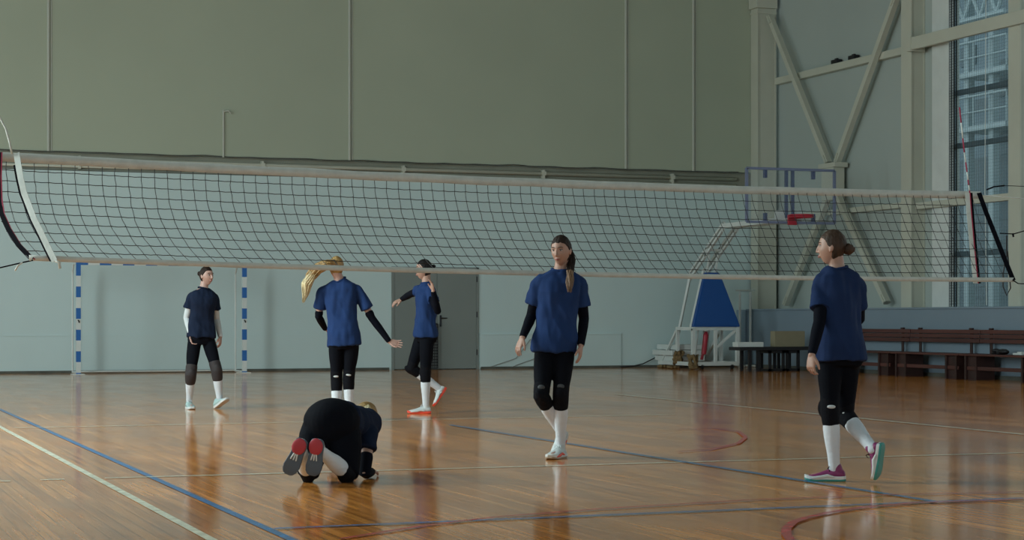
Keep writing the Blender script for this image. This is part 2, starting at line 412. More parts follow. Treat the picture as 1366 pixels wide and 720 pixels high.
# steel columns and bracing of the right side
def column(x0, x1, y0, y1, label):
    t = thing('steel_column', label, 'column', ((x0 + x1) / 2, (y0 + y1) / 2, 0))
    bm = bmesh.new()
    box(bm, (x0, y0, .001), (x0 + .03, y1, ZT - .01)); box(bm, (x1 - .03, y0, .001), (x1, y1, ZT - .01))
    box(bm, (x0 + .03, y0 + .02, .001), (x1 - .03, y0 + .05, ZT - .01))
    box(bm, (x0 - .02, y0 - .02, 7.88), (x1, y1, 7.93)); link_bm('shaft', bm, M['steel_cream'], t)
    bm = bmesh.new(); box(bm, (x0 - .06, y0 - .06, 8.0), (x1, y1, 8.3), bevel=.01); link_bm('bracket', bm, M['steel_cream'], t)
column(20.03, 20.50, 37.30, 37.62, 'cream steel column in the corner beside the backboard')
column(20.28, 20.597, 31.5, 31.86, 'cream steel column between the cross brace and the window')
column(20.28, 20.597, 28.0, 28.36, 'cream steel column at the right edge of the window')
XC = 20.36
nodeP = on_x(1111, 228, XC)
tb = thing('cross_brace', 'cream steel cross brace behind the backboard, four diagonals meeting at a boxy node', 'brace', Vector((nodeP.x, nodeP.y, 1.30)))
def brace(p, q):
    bm = bmesh.new(); bar(bm, p, q, .12, .115, up=Vector((1, 0, 0)))
    d = (Vector(q) - Vector(p)).normalized()
    for e, s_ in ((Vector(p), 1), (Vector(q), -1)): bar(bm, e, e + d * 0.20 * s_, .05, .17, up=Vector((1, 0, 0)))
    return link_bm('diagonal_bar', bm, M['steel_cream'], tb)
nu = nodeP + Vector((0, 0, .18)); nd = nodeP - Vector((0, 0, .45))
brace(on_x(1027, 22, XC - .1), nu + Vector((0, .18, 0)))
brace(on_x(1196, -4, XC), nu - Vector((0, .18, 0)))
g1 = on_x(1183, 410, XC); g2 = on_x(1048, 410, XC)
brace(nd - Vector((0, .12, 0)), Vector((XC, g1.y, 1.39))); brace(nd + Vector((0, .12, 0)), Vector((XC, g2.y, 1.39)))
bm = bmesh.new(); box(bm, nodeP - Vector((.14, .24, .62)), nodeP + Vector((.14, .24, .12)), bevel=.01); box(bm, nodeP - Vector((.16, .34, -.06)), nodeP + Vector((.16, .34, .16)), bevel=.01)
link_bm('brace_node', bm, M['steel_cream'], tb)
bm = bmesh.new(); box(bm, (XW - .16, 31.88, 6.30), (XW - .003, 37.28, 6.45), bevel=.01); tag(link_bm('wall_beam', bm, M['steel_cream']), 'upper cream horizontal beam on the wall behind the diagonal braces', 'beam')
bm = bmesh.new(); box(bm, (XW - .42, 20, 6.28), (XW - .33, 31.48, 6.52), bevel=.01); box(bm, (XW - .33, 31.36, 6.26), (XW - .10, 31.49, 6.54)); box(bm, (XW - .44, 31.34, 6.26), (XW - .31, 31.49, 6.54))
# beam in front of the window is attached beside the columns
tag(link_bm('window_beam', bm, M['steel_cream']), 'thick cream beam crossing in front of the tall window', 'beam')
bm = bmesh.new(); box(bm, (XW - .13, 31.88, 3.27), (XW - .003, 37.28, 3.38), bevel=.01); tag(link_bm('wall_beam', bm, M['steel_cream']), 'lower cream horizontal beam on the wall behind the net', 'beam')
bm = bmesh.new(); box(bm, (XW - .24, 28.4, 3.20), (XW - .10, 31.48, 3.33), bevel=.01); tag(link_bm('window_beam', bm, M['steel_cream']), 'slim cream rail crossing the window just below the tape of the volleyball net', 'beam')
for px in (1117, 1140):
    y_ = on_x(px, 80, XW - .08).y
    bm = bmesh.new(); box(bm, (XW - .17, y_ - .12, 6.45), (XW - .03, y_ + .12, 6.53), bevel=.01); box(bm, (XW - .12, y_ - .05, 6.53), (XW - .08, y_ + .05, 6.56))
    tag(link_bm('beam_fitting', bm, M['metal_dark']), 'small dark fitting on the upper beam, the %s of two' % ('left' if px < 1130 else 'right'), 'fitting', 'dark fittings on the upper beam')

# protective net over the window
t = thing('protective_net', 'dark fine protective net hanging over the tall window', 'net', (XW - .4, 29.6, 1.3))
bm = bmesh.new(); y0, y1 = 28.5, on_x(1263, 200, XW - .03).y
NX = XW - .055
k = int((y1 - y0) / .07)
for i in range(k + 1):
    y_ = y0 + (y1 - y0) * i / k; bar(bm, (NX, y_, 1.3), (NX, y_, 9), .0022)
for i in range(int(7.7 / .06)):
    z_ = 1.3 + i * .06; bar(bm, (NX, y0, z_), (NX, y1, z_), .0022)
link_bm('net_mesh', bm, M['cord'], t)
bm = bmesh.new(); yb0 = on_x(1278, 200, NX).y
for i in range(26):
    y_ = yb0 + (y1 - yb0) * i / 25; xo = NX - .03 + .02 * math.sin(i * 1.3)
    bar(bm, (xo, y_, 1.3), (xo, y_, 9), .006)
for i in range(int(7.7 / .05)):
    z_ = 1.3 + i * .05
    pts = [(NX - .03 + .02 * math.sin(j * 1.3), yb0 + (y1 - yb0) * j / 25, z_) for j in range(0, 26, 2)]
    tube(bm, pts, .004, 3, cap=False)
link_bm('gathered_fold', bm, M['cord'], t)
bm = bmesh.new()
for px in (1316,): 
    p = on_x(px, 200, NX - .05); tube(bm, [(p.x, p.y, 1.32), (p.x, p.y + .05, 3.5), (p.x, p.y, 9)], .008, 6)
link_bm('pull_cord', bm, M['white_cord'], t)

# outside: yard, neighbouring building with steel balconies
bm = bmesh.new(); box(bm, (XW + .26, -10, -.3), (80, 110, -.05)); struct('ground', bm, M['ground'])
XF = 36.0
bt = thing('neighbour_building', 'blue grey building with white steel balconies seen through the window', 'building', (XF + 4, 52, -.05))
bm = bmesh.new(); box(bm, (XF, 38, -.05), (XF + 8, 75, 18))
for z_ in [i * 1.2 for i in range(1, 15)]: box(bm, (XF - .03, 38, z_), (XF, 75, z_ + .04))
link_bm('facade', bm, M['outside'], bt)
def ox(px, py): return on_x(px, py, XF - 1.2)
for pa, pb, ya, yb in ((1283, 1303, 60, 90), (1331, 1345, 78, 130), (1300, 1330, 128, 150)):
    a = on_x(pa, yb, XF); b = on_x(pb, ya, XF)
    bm = bmesh.new(); box(bm, (XF - .06, min(a.y, b.y), a.z), (XF + .05, max(a.y, b.y), b.z), bevel=.01); link_bm('window', bm, M['outside_dark'], bt)
ya, yb = ox(1352, 50).y, ox(1286, 50).y
for (pt, pb) in ((174, 165), (101, 92)):
    zt = ox(1315, pt).z
    bm = bmesh.new(); box(bm, (XF - 1.5, ya, zt), (XF, yb, zt + .16)); sl = link_bm('balcony', bm, M['outside_white'], bt)
    bm = bmesh.new()
    for k in range(4):
        y_ = ya + (yb - ya) * k / 3; tube(bm, [(XF - 1.45, y_, zt + .16), (XF - 1.45, y_, zt + 1.1)], .03, 6)
    tube(bm, [(XF - 1.45, ya, zt + 1.1), (XF - 1.45, yb, zt + 1.1)], .04, 6); tube(bm, [(XF - 1.45, ya, zt + .6), (XF - 1.45, yb, zt + .6)], .025, 6)
    link_bm('railing', bm, M['outside_white'], sl)
for px in (1293, 1326):
    p = ox(px, 50); bm = bmesh.new(); box(bm, (p.x - .12, p.y - .12, -.05), (p.x + .12, p.y + .12, 16)); link_bm('post', bm, M['outside_white'], bt)
bm = bmesh.new(); z0, z1 = ox(1315, 24).z, ox(1315, -8).z
tube(bm, [(XF - 1.5, ya, z0), (XF - 1.5, yb, z0)], .08, 6); tube(bm, [(XF - 1.5, ya, z1), (XF - 1.5, yb, z1)], .08, 6)
for k in range(6):
    a = ya + (yb - ya) * k / 6; b = ya + (yb - ya) * (k + 1) / 6
    tube(bm, [(XF - 1.5, a, z0 if k % 2 else z1), (XF - 1.5, b, z1 if k % 2 else z0)], .06, 6)
link_bm('truss', bm, M['outside_white'], bt)
bm = bmesh.new(); a = ox(1284, 420); b = ox(1352, 200)
box(bm, (XF - .5, b.y - 1, -.05), (XF + .2, a.y + 2, b.z), bevel=.02)
for z_ in [i * .35 for i in range(1, 14)]:
    if z_ < b.z: box(bm, (XF - .53, b.y - 1, z_), (XF - .49, a.y + 2, z_ + .05))
link_bm('low_wing', bm, M['outside_dark'], bt)

# ------------------------------------------------------------------ floor markings (painted, a hair above the boards)
lev = [.002]
def ribbon(name, pts, wd, m, label=None):
    bm = bmesh.new(); z = lev[0]; lev[0] += .0006
    pts = [Vector((p[0], p[1], 0)) for p in pts]; L_, R_ = [], []
    for i, p in enumerate(pts):
        t = (pts[min(i + 1, len(pts) - 1)] - pts[max(i - 1, 0)]).normalized(); n = Vector((-t.y, t.x, 0)) * (wd / 2)
        L_.append(bm.verts.new((p.x + n.x, p.y + n.y, z))); R_.append(bm.verts.new((p.x - n.x, p.y - n.y, z)))
    for i in range(len(pts) - 1): bm.faces.new((L_[i], R_[i], R_[i + 1], L_[i + 1]))
    o = link_bm(name, bm, m); o['kind'] = 'structure'; return o
def fl(px, py): p = onfloor(px, py); return (p.x, p.y)
nl = [100]
def mark(pts, wd, m):
    nl[0] += 1; return ribbon('trim_%d' % (nl[0] - 80), pts, wd, m)
def ywise(px, py, y0, y1, wd, m):      # line running away from the camera
    x = fl(px, py)[0]; mark([(x, y0), (x, y1)], wd, m)
def xwise(px, py, x0, x1, wd, m):
    y = fl(px, py)[1]; mark([(x0, y), (x1, y)], wd, m)
xA = fl(140, 644)[0]
ywise(140, 644, 3, 28, .05, M['line_white'])
ywise(190, 631, 3, 33, .05, M['line_blue'])
p1 = fl(140, 638); p2 = fl(1366, 604); mark([p1, p2], .045, M['line_white'])
mark([fl(54, 640.5), fl(86, 639.5)], .04, M['line_white']); mark([fl(0, 642), fl(14, 642)], .04, M['line_white'])
mark([fl(20, 571), fl(900, 553)], .04, M['line_white'])
mark([fl(600, 567), fl(1250, 670)], .045, M['line_blue'])
mark([fl(365, 706), fl(1366, 665)], .04, M['line_blue'])
mark([fl(820, 526), fl(1366, 580)], .05, M['line_white'])
mark([fl(455, 720), fl(560, 703), fl(660, 691), fl(800, 680), fl(1000, 668), fl(1180, 661), fl(1366, 657)], .035, M['line_red'])
mark([fl(1056, 724), fl(1049, 714), fl(1049, 706), fl(1058, 698), fl(1075, 692), fl(1105, 685), fl(1150, 678), fl(1220, 672), fl(1366, 667)], .05, M['line_red'])
mark([fl(905, 573), fl(950, 571), fl(985, 576), fl(995, 584), fl(985, 592), fl(950, 600), fl(905, 603)], .04, M['line_red'])

# ------------------------------------------------------------------ handball goal
gy = on_y(0, 0, 1)  # unused ray, keeps the helper warm
GL = onfloor(104.5, 500); GY = GL.y
GR = on_y(326, 498, GY)
GH = on_y(104.5, 347.5, GY).z; S = .082
t = thing('handball_goal', 'handball goal with blue and white banded posts at the left of the end wall', 'goal', ((GL.x + GR.x) / 2, GY, 0))
def banded(bm, p, q, band, first):
    p = Vector(p); q = Vector(q); L_ = (q - p).length; d = (q - p) / L_; s_ = 0; k = first
    while s_ < L_ - 1e-4:
        e = min(L_, s_ + band); bar(bm, p + d * s_, p + d * e, S, S, up=Vector((0, 1, 0)), mi=k % 2); s_ = e; k += 1
W2 = [M['steel_white'], M['goal_blue']]
band = GH / 10.6
for gx in (GL.x, GR.x):
    bm = bmesh.new(); banded(bm, (gx, GY, GH - S), (gx, GY, 0), band, 1); link_bm('post', bm, W2, t)
bm = bmesh.new(); banded(bm, (GL.x - S / 2, GY, GH - S / 2), (GR.x + S / 2, GY, GH - S / 2), (GR.x - GL.x + S) / 15, 1); link_bm('crossbar', bm, W2, t)
GD = min(.8, YW - GY - .08)
for gx in (GL.x, GR.x):
    bm = bmesh.new(); tube(bm, [(gx, GY + .04, GH - .05), (gx, GY + GD - .15, GH - .05), (gx, GY + GD, GH - .2), (gx, GY + GD, .04)], .016, 8); tube(bm, [(gx, GY + .03, .03), (gx, GY + GD, .03)], .02, 8)
    link_bm('back_frame', bm, M['steel_white'], t)
    bm = bmesh.new(); box(bm, (gx - .12, GY - .06, .0), (gx + .12, GY + .2, .02), bevel=.004); link_bm('foot_plate', bm, M['steel_white'], t)
    bm = bmesh.new(); tube(bm, [(gx - .01, GY - .05, GH * .48), (gx, GY - .075, GH * .47), (gx + .01, GY - .05, GH * .46)], .012, 6); link_bm('hook', bm, M['metal_dark'], t)
bm = bmesh.new(); tube(bm, [(GL.x, GY + GD, .04), (GR.x, GY + GD, .04)], .016, 8); link_bm('bottom_rail', bm, M['steel_white'], t)
# debris / cables on the wall foot
def cable(pts, label, r=.012):
    bm = bmesh.new(); tube(bm, pts, r, 6); return tag(link_bm('cable', bm, M['black'], None, True), label, 'cable')
for k, (a, b, lab) in enumerate((((655, 489), (708, 452), 'thin cable sloping up the low panel, the left of two'), ((683, 489), (738, 450), 'thin cable sloping up the low panel, the right of two'))):
    p = on_y(a[0], a[1], YW - .05); q = on_y(b[0], b[1], YW - .05); m_ = (p + q) / 2 + Vector((.12, 0, -.12))
    bm = bmesh.new(); tube(bm, [p.lerp(m_, i / 4) if i < 4 else m_.lerp(q, (i - 4) / 4) for i in range(9)], .007, 5); tag(link_bm('wall_cable', bm, M['metal'], None, True), lab, 'cable')
cp = [on_y(x_, y_, YW - .09) for x_, y_ in ((828, 489), (845, 488), (858, 485), (872, 478), (884, 470), (893, 467))]
cable(cp, 'dark cable curving up the end wall left of the hoop stand')
# checkered scarf of mesh hanging by the door
p = on_y(578, 440, YW - .15); q = on_y(578, 492, YW - .15)
bm = bmesh.new(); X0, X1 = on_y(573, 440, YW - .15).x, on_y(584, 440, YW - .15).x
for i in range(6): bar(bm, (X0 + (X1 - X0) * i / 5, YW - .15, .03), (X0 + (X1 - X0) * i / 5, YW - .15, .95), .016)
for i in range(16): bar(bm, (X0, YW - .15, .03 + i * .0613), (X1, YW - .15, .03 + i * .0613), .02)
bar(bm, (X0, YW - .15, .95), (X0, YW - .02, .97), .02); bar(bm, (X1, YW - .15, .95), (X1, YW - .02, .97), .02)
tag(link_bm('mesh_rack', bm, M['black']), 'narrow black mesh panel standing against the door behind the player with a raised hand', 'panel')

# ------------------------------------------------------------------ basketball stand
BX = 18.15
FY = onfloor(956, 492.5).y
t = thing('basketball_stand', 'mobile basketball stand with clear backboard, red hoop and blue padded front', 'basketball hoop', (BX, FY, 0))
RY = FY + 1.65
wf = M['steel_white']
bm = bmesh.new()
hw = .52; zb, zt_ = .12, .86
for x_ in (BX - hw, BX + hw):
    bar(bm, (x_, FY, zb), (x_, FY, zt_), .07); bar(bm, (x_, FY + .75, zb), (x_, FY + .75, zt_), .06); bar(bm, (x_, FY - .04, zt_), (x_, FY + .78, zt_), .07)
    bar(bm, (x_, FY, zb), (x_, RY, zb), .08); bar(bm, (x_, FY + .75, zt_), (x_, RY - .1, zb), .05)
bar(bm, (BX - hw, FY, zt_), (BX + hw, FY, zt_), .07); bar(bm, (BX - hw, FY, zb), (BX + hw, FY, zb), .08); bar(bm, (BX, FY, zb), (BX, FY, zt_), .06)
bar(bm, (BX, FY, .45), (BX + hw - .05, FY, .82), .05); bar(bm, (BX - hw, RY, zb), (BX + hw, RY, zb), .08)
bar(bm, (BX - hw + .03, FY + .02, zb + .05), (BX - .25, FY + .3, zt_), .035)
link_bm('base_frame', bm, wf, t)
for k, (z0_, dx) in enumerate(((.17, 0), (.29, -.06), (.41, .05))):
    bm = bmesh.new(); box(bm, (BX - hw + dx, RY - .75, z0_ - .01), (BX + hw * .4 + dx, RY + .25, z0_ + .10), bevel=.01); link_bm('ballast_box', bm, wf, t)
for x_, y_ in ((BX - .32, FY - .02), (BX + .38, FY - .02), (BX - .4, RY - .1), (BX + .4, RY - .1)):
    bm = bmesh.new(); tube(bm, [(x_ - .02, y_, .042), (x_ + .02, y_, .042)], .042, 12); box(bm, (x_ - .03, y_ - .02, .04), (x_ + .03, y_ + .02, .1)); link_bm('wheel', bm, M['metal_dark'], t)
# slanted pad
bm = bmesh.new(); zp0, zp1 = .90, 2.05
def ring_pad(z_, hw_, y0, y1): return [Vector((BX - hw_, y0, z_)), Vector((BX + hw_, y0, z_)), Vector((BX + hw_, y1, z_)), Vector((BX - hw_, y1, z_))]
loft(bm, [ring_pad(zp0, hw + .03, FY - .10, FY + .05), ring_pad(zp1, .17, FY + .12, FY + .24)])
bmesh.ops.bevel(bm, geom=bm.edges[:], offset=.02, segments=2, affect='EDGES')
link_bm('front_pad', bm, M['blue_pad'], t)
bm = bmesh.new()
for s_ in (-1, 1): bar(bm, (BX + s_ * (hw + .02), FY + .08, zt_), (BX + s_ * .14, FY + .26, 2.12), .05)
bar(bm, (BX - .3, FY + .2, 1.5), (BX + .3, FY + .2, 1.5), .05)
link_bm('mast', bm, wf, t)
RH = 3.05
BY = FY - 3.0
ay = on_x(975, 298, BX).y
topA = Vector((BX, ay, 3.02)); botA = Vector((BX, on_x(930, 366, BX).y, on_x(930, 366, BX).z + .0))
bm = bmesh.new()
for s_ in (-.16, .16):
    for up_ in (0, .16):
        bar(bm, topA + Vector((s_, up_ * .4, -up_ + .05)), botA + Vector((s_, up_ * .2 + .0, -up_ + .05)), .05)
    bar(bm, (BX + s_, BY + .08, 3.0), (BX + s_, ay + .05, 3.0), .09)
    bar(bm, botA + Vector((s_, 0, 0)), (BX + s_ * 2.4, min(YW - .3, on_x(899, 468, BX - .4).y), .36), .05)
for f_ in (0, .5, 1): 
    p = topA.lerp(botA, f_); bar(bm, p + Vector((-.18, 0, 0)), p + Vector((.18, 0, 0)), .05); bar(bm, p + Vector((.16, 0, .06)), p + Vector((.16, .05, -.14)), .05); bar(bm, p + Vector((-.16, 0, .06)), p + Vector((-.16, .05, -.14)), .05)
link_bm('arm', bm, wf, t)
bm = bmesh.new(); m_ = topA.lerp(botA, .5)
for s_ in (-.1, .1): bar(bm, (BX + s_, FY + .2, 2.05), m_ + Vector((s_, 0, -.1)), .035); bar(bm, (BX + s_ * .4, FY + .5, .3), (BX + s_, FY + .25, 2.1), .035)
link_bm('strut', bm, wf, t)
bm = bmesh.new(); bx_ = BX - .1
tube(bm, [(bx_ - .1, FY + .25, .2), (bx_ - .07, FY + .25, .32), (bx_ - .05, FY + .25, .32), (bx_ + .0, FY + .25, .72), (bx_ + .01, FY + .25, .80)], [.03, .03, .055, .055, .03], 12); link_bm('hydraulic_cylinder', bm, M['red'], t)
# backboard
X0, X1 = BX - .93, BX + .93
c0 = on_y(996, 224, BY); c1 = on_y(1113, 298, BY); BX2 = (c0.x + c1.x) / 2
X0, X1, Z1_, Z0_ = c0.x, c1.x, c0.z, c1.z
bm = bmesh.new()
for a, b in (((X0, Z0_), (X0, Z1_)), ((X1, Z0_), (X1, Z1_)), ((X0, Z0_), (X1, Z0_)), ((X0, Z1_), (X1, Z1_))): bar(bm, (a[0], BY, a[1]), (b[0], BY, b[1]), .05, .05)
fr = link_bm('backboard_frame', bm, M['board_frame'], t)
bm = bmesh.new()
for x_ in (BX2 - .07, BX2 + .07): bar(bm, (x_, BY + .06, Z0_), (x_, BY + .06, Z1_), .055)
link_bm('centre_bar', bm, M['board_bar'], fr)
for x_ in (BX2 - .55, BX2 + .52):
    for z_ in (Z0_ + .1, Z1_ - .1):
        bm = bmesh.new(); box(bm, (x_ - .03, BY + .0, z_ - .08), (x_ + .03, BY + .08, z_ + .08), bevel=.005); link_bm('clip', bm, M['board_bar'], fr)
bm = bmesh.new(); box(bm, (X0 + .03, BY - .006, Z0_ + .03), (X1 - .03, BY + .006, Z1_ - .03)); link_bm('backboard_glass', bm, M['board_glass'], t)
bm = bmesh.new(); box(bm, (BX2 - .10, BY - .07, RH - .14), (BX2 + .10, BY - .03, RH + .06), bevel=.008); bar(bm, (BX2 - .07, BY - .05, RH), (BX2 - .1, BY - .2, RH), .03); bar(bm, (BX2 + .07, BY - .05, RH), (BX2 + .1, BY - .2, RH), .03)
rc = Vector((BX2, BY - .41, RH))
for dz in (0, .035): tube(bm, [rc + Vector((math.cos(i * PI / 16) * .235, math.sin(i * PI / 16) * .235, dz)) for i in range(33)], .014, 8, cap=False)
link_bm('rim', bm, M['red'], t, True)
bm = bmesh.new(); bar(bm, (BX, BY + .08, 3.0), (BX2, BY + .05, 3.0), .1); box(bm, (BX2 - .3, BY + .07, 2.93), (BX2 + .3, BY + .12, 3.2)); link_bm('mounting_plate', bm, wf, t)
# rags
def rag(px, py, Y, h, label, w_=.13):
    p = on_y(px, py, Y); bm = bmesh.new()
    for k in range(4):
        a = random.random() * 6; pts = []
        for i in range(12):
            f = i / 11; pts.append(Vector((p.x + w_ * .8 * math.sin(a + f * 7 + k), Y + w_ * .5 * math.cos(a + f * 6), max(.035, p.z - h / 2 + h * abs((f * 1.5 + k * .3) % 1)))))
        limb(bm, pts, [.03 + .012 * math.sin(i * 2.) for i in range(12)], 8)
    return tag(remesh('knotted_rag', bm, M['rag'], None, .012, 3), label, 'rag', 'knotted brown rags on the stand')
rag(905, 477, RY - .9, .32, 'knotted brown rag tied on the left side of the hoop stand base')
rag(925, 484, FY + .0, .40, 'brown rag hanging at the front left corner of the hoop stand')
rag(886, 491, RY - .15, .08, 'brown rag lying on the floor at the far left foot of the hoop stand', .15)
rag(899, 491.5, RY - .75, .10, 'brown rag lying on the floor between the two hanging rags', .15)

# thin stand in front of the grey panel
p0 = on_y(987, 410, YW - .7); p1 = on_y(1001, 410, YW - .7); zt2 = on_y(994, 389, YW - .7).z
bm = bmesh.new(); tube(bm, [(p0.x, YW - .7, 0), (p0.x, YW - .7, zt2), (p1.x, YW - .7, zt2), (p1.x, YW - .7, 0)], .028, 8); tube(bm, [(p0.x - .1, YW - .7, zt2 + .03), (p1.x + .1, YW - .7, zt2 + .03)], .02, 8)
tube(bm, [(p0.x, YW - .9, .03), (p0.x, YW - .5, .03)], .025, 8); tube(bm, [(p1.x, YW - .9, .03), (p1.x, YW - .5, .03)], .025, 8)
tag(link_bm('pipe_stand', bm, M['steel_white'], None), 'pale upright pipe frame standing right of the blue pad, before the grey panel', 'frame')
# black table with slatted box legs
TY = onfloor(1046, 495).y; a = on_y(986, 463, TY); b = on_y(1092, 463, TY); TZ = on_y(1040, 462.5, TY).z
b.x = min(b.x, 19.66)
t = thing('black_table', 'long black table near the grey panel carrying a beige board', 'table', ((a.x + b.x) / 2, TY, 0))
bm = bmesh.new(); box(bm, (a.x, TY - .05, TZ - .07), (b.x, TY + .45, TZ), bevel=.005); link_bm('table_top', bm, M['black'], t)
for px0, px1 in ((1026, 1047), (1049, 1067)):
    x0 = on_y(px0, 480, TY).x; x1 = on_y(px1, 480, TY).x
    bm = bmesh.new()
    for x_ in (x0 + .03, x1 - .03):
        for y_ in (TY, TY + .36): box(bm, (x_ - .03, y_, 0), (x_ + .03, y_ + .04, TZ - .07))
        box(bm, (x_ - .03, TY, 0), (x_ + .03, TY + .4, .05))
    box(bm, (x0, TY, 0), (x1, TY + .04, .05)); box(bm, (x0, TY, TZ - .13), (x1, TY + .4, TZ - .07)); link_bm('box_leg', bm, M['black'], t)
for px in (1001, 1012):
    x0 = on_y(px, 480, TY).x; 
    for y_ in (TY, TY + .35): bm = bmesh.new(); box(bm, (x0 - .03, y_, 0), (x0 + .03, y_ + .06, TZ - .07)); link_bm('leg', bm, M['black'], t)
x0, x1 = on_y(1037, 450, TY).x, on_y(1077, 450, TY).x; zt3 = on_y(1050, 441.5, TY).z
bm = bmesh.new(); box(bm, (x0, TY + .1, TZ + .001), (x1, TY + .3, zt3), bevel=.006); ot = tag(link_bm('storage_box', bm, M['card']), 'beige box standing on the black table', 'box')
x0, x1 = on_y(987, 450, TY - .1).x, on_y(1022, 450, TY - .1).x
bm = bmesh.new(); box(bm, (x0, TY + .0, TZ + .001), (x1, TY + .22, TZ + .10), bevel=.008); tag(link_bm('white_plank', bm, M['steel_white']), 'short white beam lying on the left end of the black table', 'beam')

# ------------------------------------------------------------------ benches along the grey panel
def bench(y0, y1, label):
    xb, xf = 19.66, 19.12
    t = thing('slatted_bench', label, 'bench', ((xb + xf) / 2, (y0 + y1) / 2, 0), 'brown slatted benches along the wall')
    for k in range(3):
        z_ = .64 + k * .082; bm = bmesh.new(); box(bm, (xb - .09 + k * .01, y0 + .012, z_), (xb - .065 + k * .01, y1 - .012, z_ + .07), bevel=.005); link_bm('back_slat', bm, M['bench'], t)
    bm = bmesh.new(); box(bm, (xf + .02, y0 + .01, .42), (xb - .06, y1 - .01, .455), bevel=.006); link_bm('seat', bm, M['bench'], t)
    bm = bmesh.new(); box(bm, (xf + .08, y0 + .1, .17), (xf + .11, y1 - .1, .235), bevel=.005); link_bm('foot_rail', bm, M['bench'], t)
    for y_ in (y0 + .12, y1 - .48):
        bm = bmesh.new(); box(bm, (xf + .06, y_, 0), (xb - .1, y_ + .05, .42)); box(bm, (xf + .06, y_ + .31, 0), (xb - .1, y_ + .36, .42)); box(bm, (xf + .10, y_ + .05, .0), (xf + .13, y_ + .31, .42)); link_bm('leg', bm, M['bench_dark'], t)
    for y_ in (y0 + .3, y1 - .3):
        bm = bmesh.new(); box(bm, (xb - .055, y_ - .035, .40), (xb - .03, y_ + .035, .90), bevel=.005); box(bm, (xb - .07, y_ - .045, .875), (xb - .02, y_ + .045, .905), bevel=.006); link_bm('upright', bm, M['bench_dark'], t)
    return t
yb1, yb2 = on_x(1215, 450, 19.6).y, on_x(1308, 450, 19.6).y
Lb = yb1 - yb2
bench(yb1, yb1 + Lb, 'brown slatted bench partly behind the player at the right, farthest of the row')
bench(yb2, yb1, 'brown slatted bench in the middle of the row, wholly in view')
bench(yb2 - Lb, yb2, 'brown slatted bench cut by the right edge of the photo')
bm = bmesh.new(); c = on_x(1338, 470, 19.4)
for k in range(7):
    a = k * .9; p = Vector((19.38 + .06 * math.cos(a), c.y + .02 + .16 * math.sin(a * 1.3), .49 + .015 * (k % 3)))
    ell(bm, p, Vector((1, 0, 0)), Vector((0, 1, 0)), UP, .08, .10, .035, 12, 8)
limb(bm, [Vector((19.35, c.y - .1, .48)), Vector((19.36, c.y + .05, .50)), Vector((19.38, c.y + .28, .475))], [.03, .035, .018], 8)
tag(remesh('folded_jacket', bm, M['black'], None, .01, 3, disp=lambda v: .008 * noise.noise(v * 22)), 'crumpled black clothing lying on the right hand bench', 'clothing')
bm = bmesh.new(); c = on_x(1362, 474, 19.4); box(bm, (19.3, c.y - .15, .456), (19.45, c.y + .1, .49), bevel=.01); box(bm, (19.33, c.y - .1, .49), (19.42, c.y + .02, .51), bevel=.008); tag(link_bm('folded_towel', bm, M['steel_white']), 'small white folded towel at the right end of the bench, by the black clothing', 'towel')

# ------------------------------------------------------------------ volleyball net
def atn(x, y, Z): return at(x, y, Z + .45)      # the whole net stands a step behind the centre player
TL = atn(22, 210, 13.2); TR = atn(1292, 260, 17.2)
BL = atn(71, 345, 12.75); BR = atn(1337, 373, 16.75)
NL = (TR - TL).length
EA, EB = -.17, NL + .14
def topP(u):
    f = u / NL; p = TL.lerp(TR, f); p = p - UP * (.040 * 4 * f * (1 - f)); return p
def botP(u):
    f = u / NL; p = BL.lerp(BR, f); p = p - UP * (.030 * 4 * f * (1 - f)); return p
def netP(u, v):
    f = min(1, max(0, u / NL)); a, b = topP(u), botP(u); p_ = 2.8 - 1.6 * min(1, f * 1.2)
    g = v ** p_; w_ = 1.10 * v - .10 * v * v
    q = a.lerp(b, g); q.z = a.z + (b.z - a.z) * w_
    q += V(0, 1, 0) * .004 * noise.noise(Vector((u * 3, v * 5, 0)))
    return q
t = thing('volleyball_net', 'slack black volleyball net with white tapes stretched across the hall', 'volleyball net', atn(640, 600, 15.2) * 1.0)
t.location = Vector((TL.lerp(TR, .5).x, TL.lerp(TR, .5).y, 0))
bm = bmesh.new()
nu_ = int((EB - EA) / (NL / 89)); 
us = [EA + (EB - EA) * i / nu_ for i in range(nu_ + 1)]
for u in us:
    pts = [netP(u + .010 * noise.noise(Vector((u * 9, v * .5, 3))), v / 20) for v in range(0, 21)]
    tube(bm, pts, .0028, 4, cap=False)
for k in range(1, 10):
    v = k / 10 + .015
    pts = []
    for i in range(len(us) * 2 - 1):
        u = EA + (EB - EA) * i / (len(us) * 2 - 2); pts.append(netP(u, v + .006 * noise.noise(Vector((u * 4, k * 3.3, 0)))) - UP * (.003 if i % 2 else 0))
    tube(bm, pts, .0028, 4, cap=False)
    for u in us: ell(bm, netP(u, v), Vector((1, 0, 0)), Vector((0, 1, 0)), UP, .0045, .0045, .0045, 5, 3)
link_bm('net_mesh', bm, M['cord'], t)
def strip(bm, pts, wv, thick, nrm, mi=0):
    """flat band: pts centre line, wv width vector (or list), nrm thickness direction"""
    rings = []
    for i, p in enumerate(pts):
        w_ = wv[i] if isinstance(wv, list) else wv
        a = w_ / 2; b = nrm * thick / 2
        rings.append([p - a - b, p + a - b, p + a + b, p - a + b])
    loft(bm, rings, mi=mi)
NRM = V(.45, -.89, 0)
bm = bmesh.new(); pts = []
for i in range(80):
    u = EA - .15 + (EB - EA + .15) * i / 79; pts.append(topP(u) + UP * (.004 * noise.noise(Vector((u * 2, 7, 0)))))
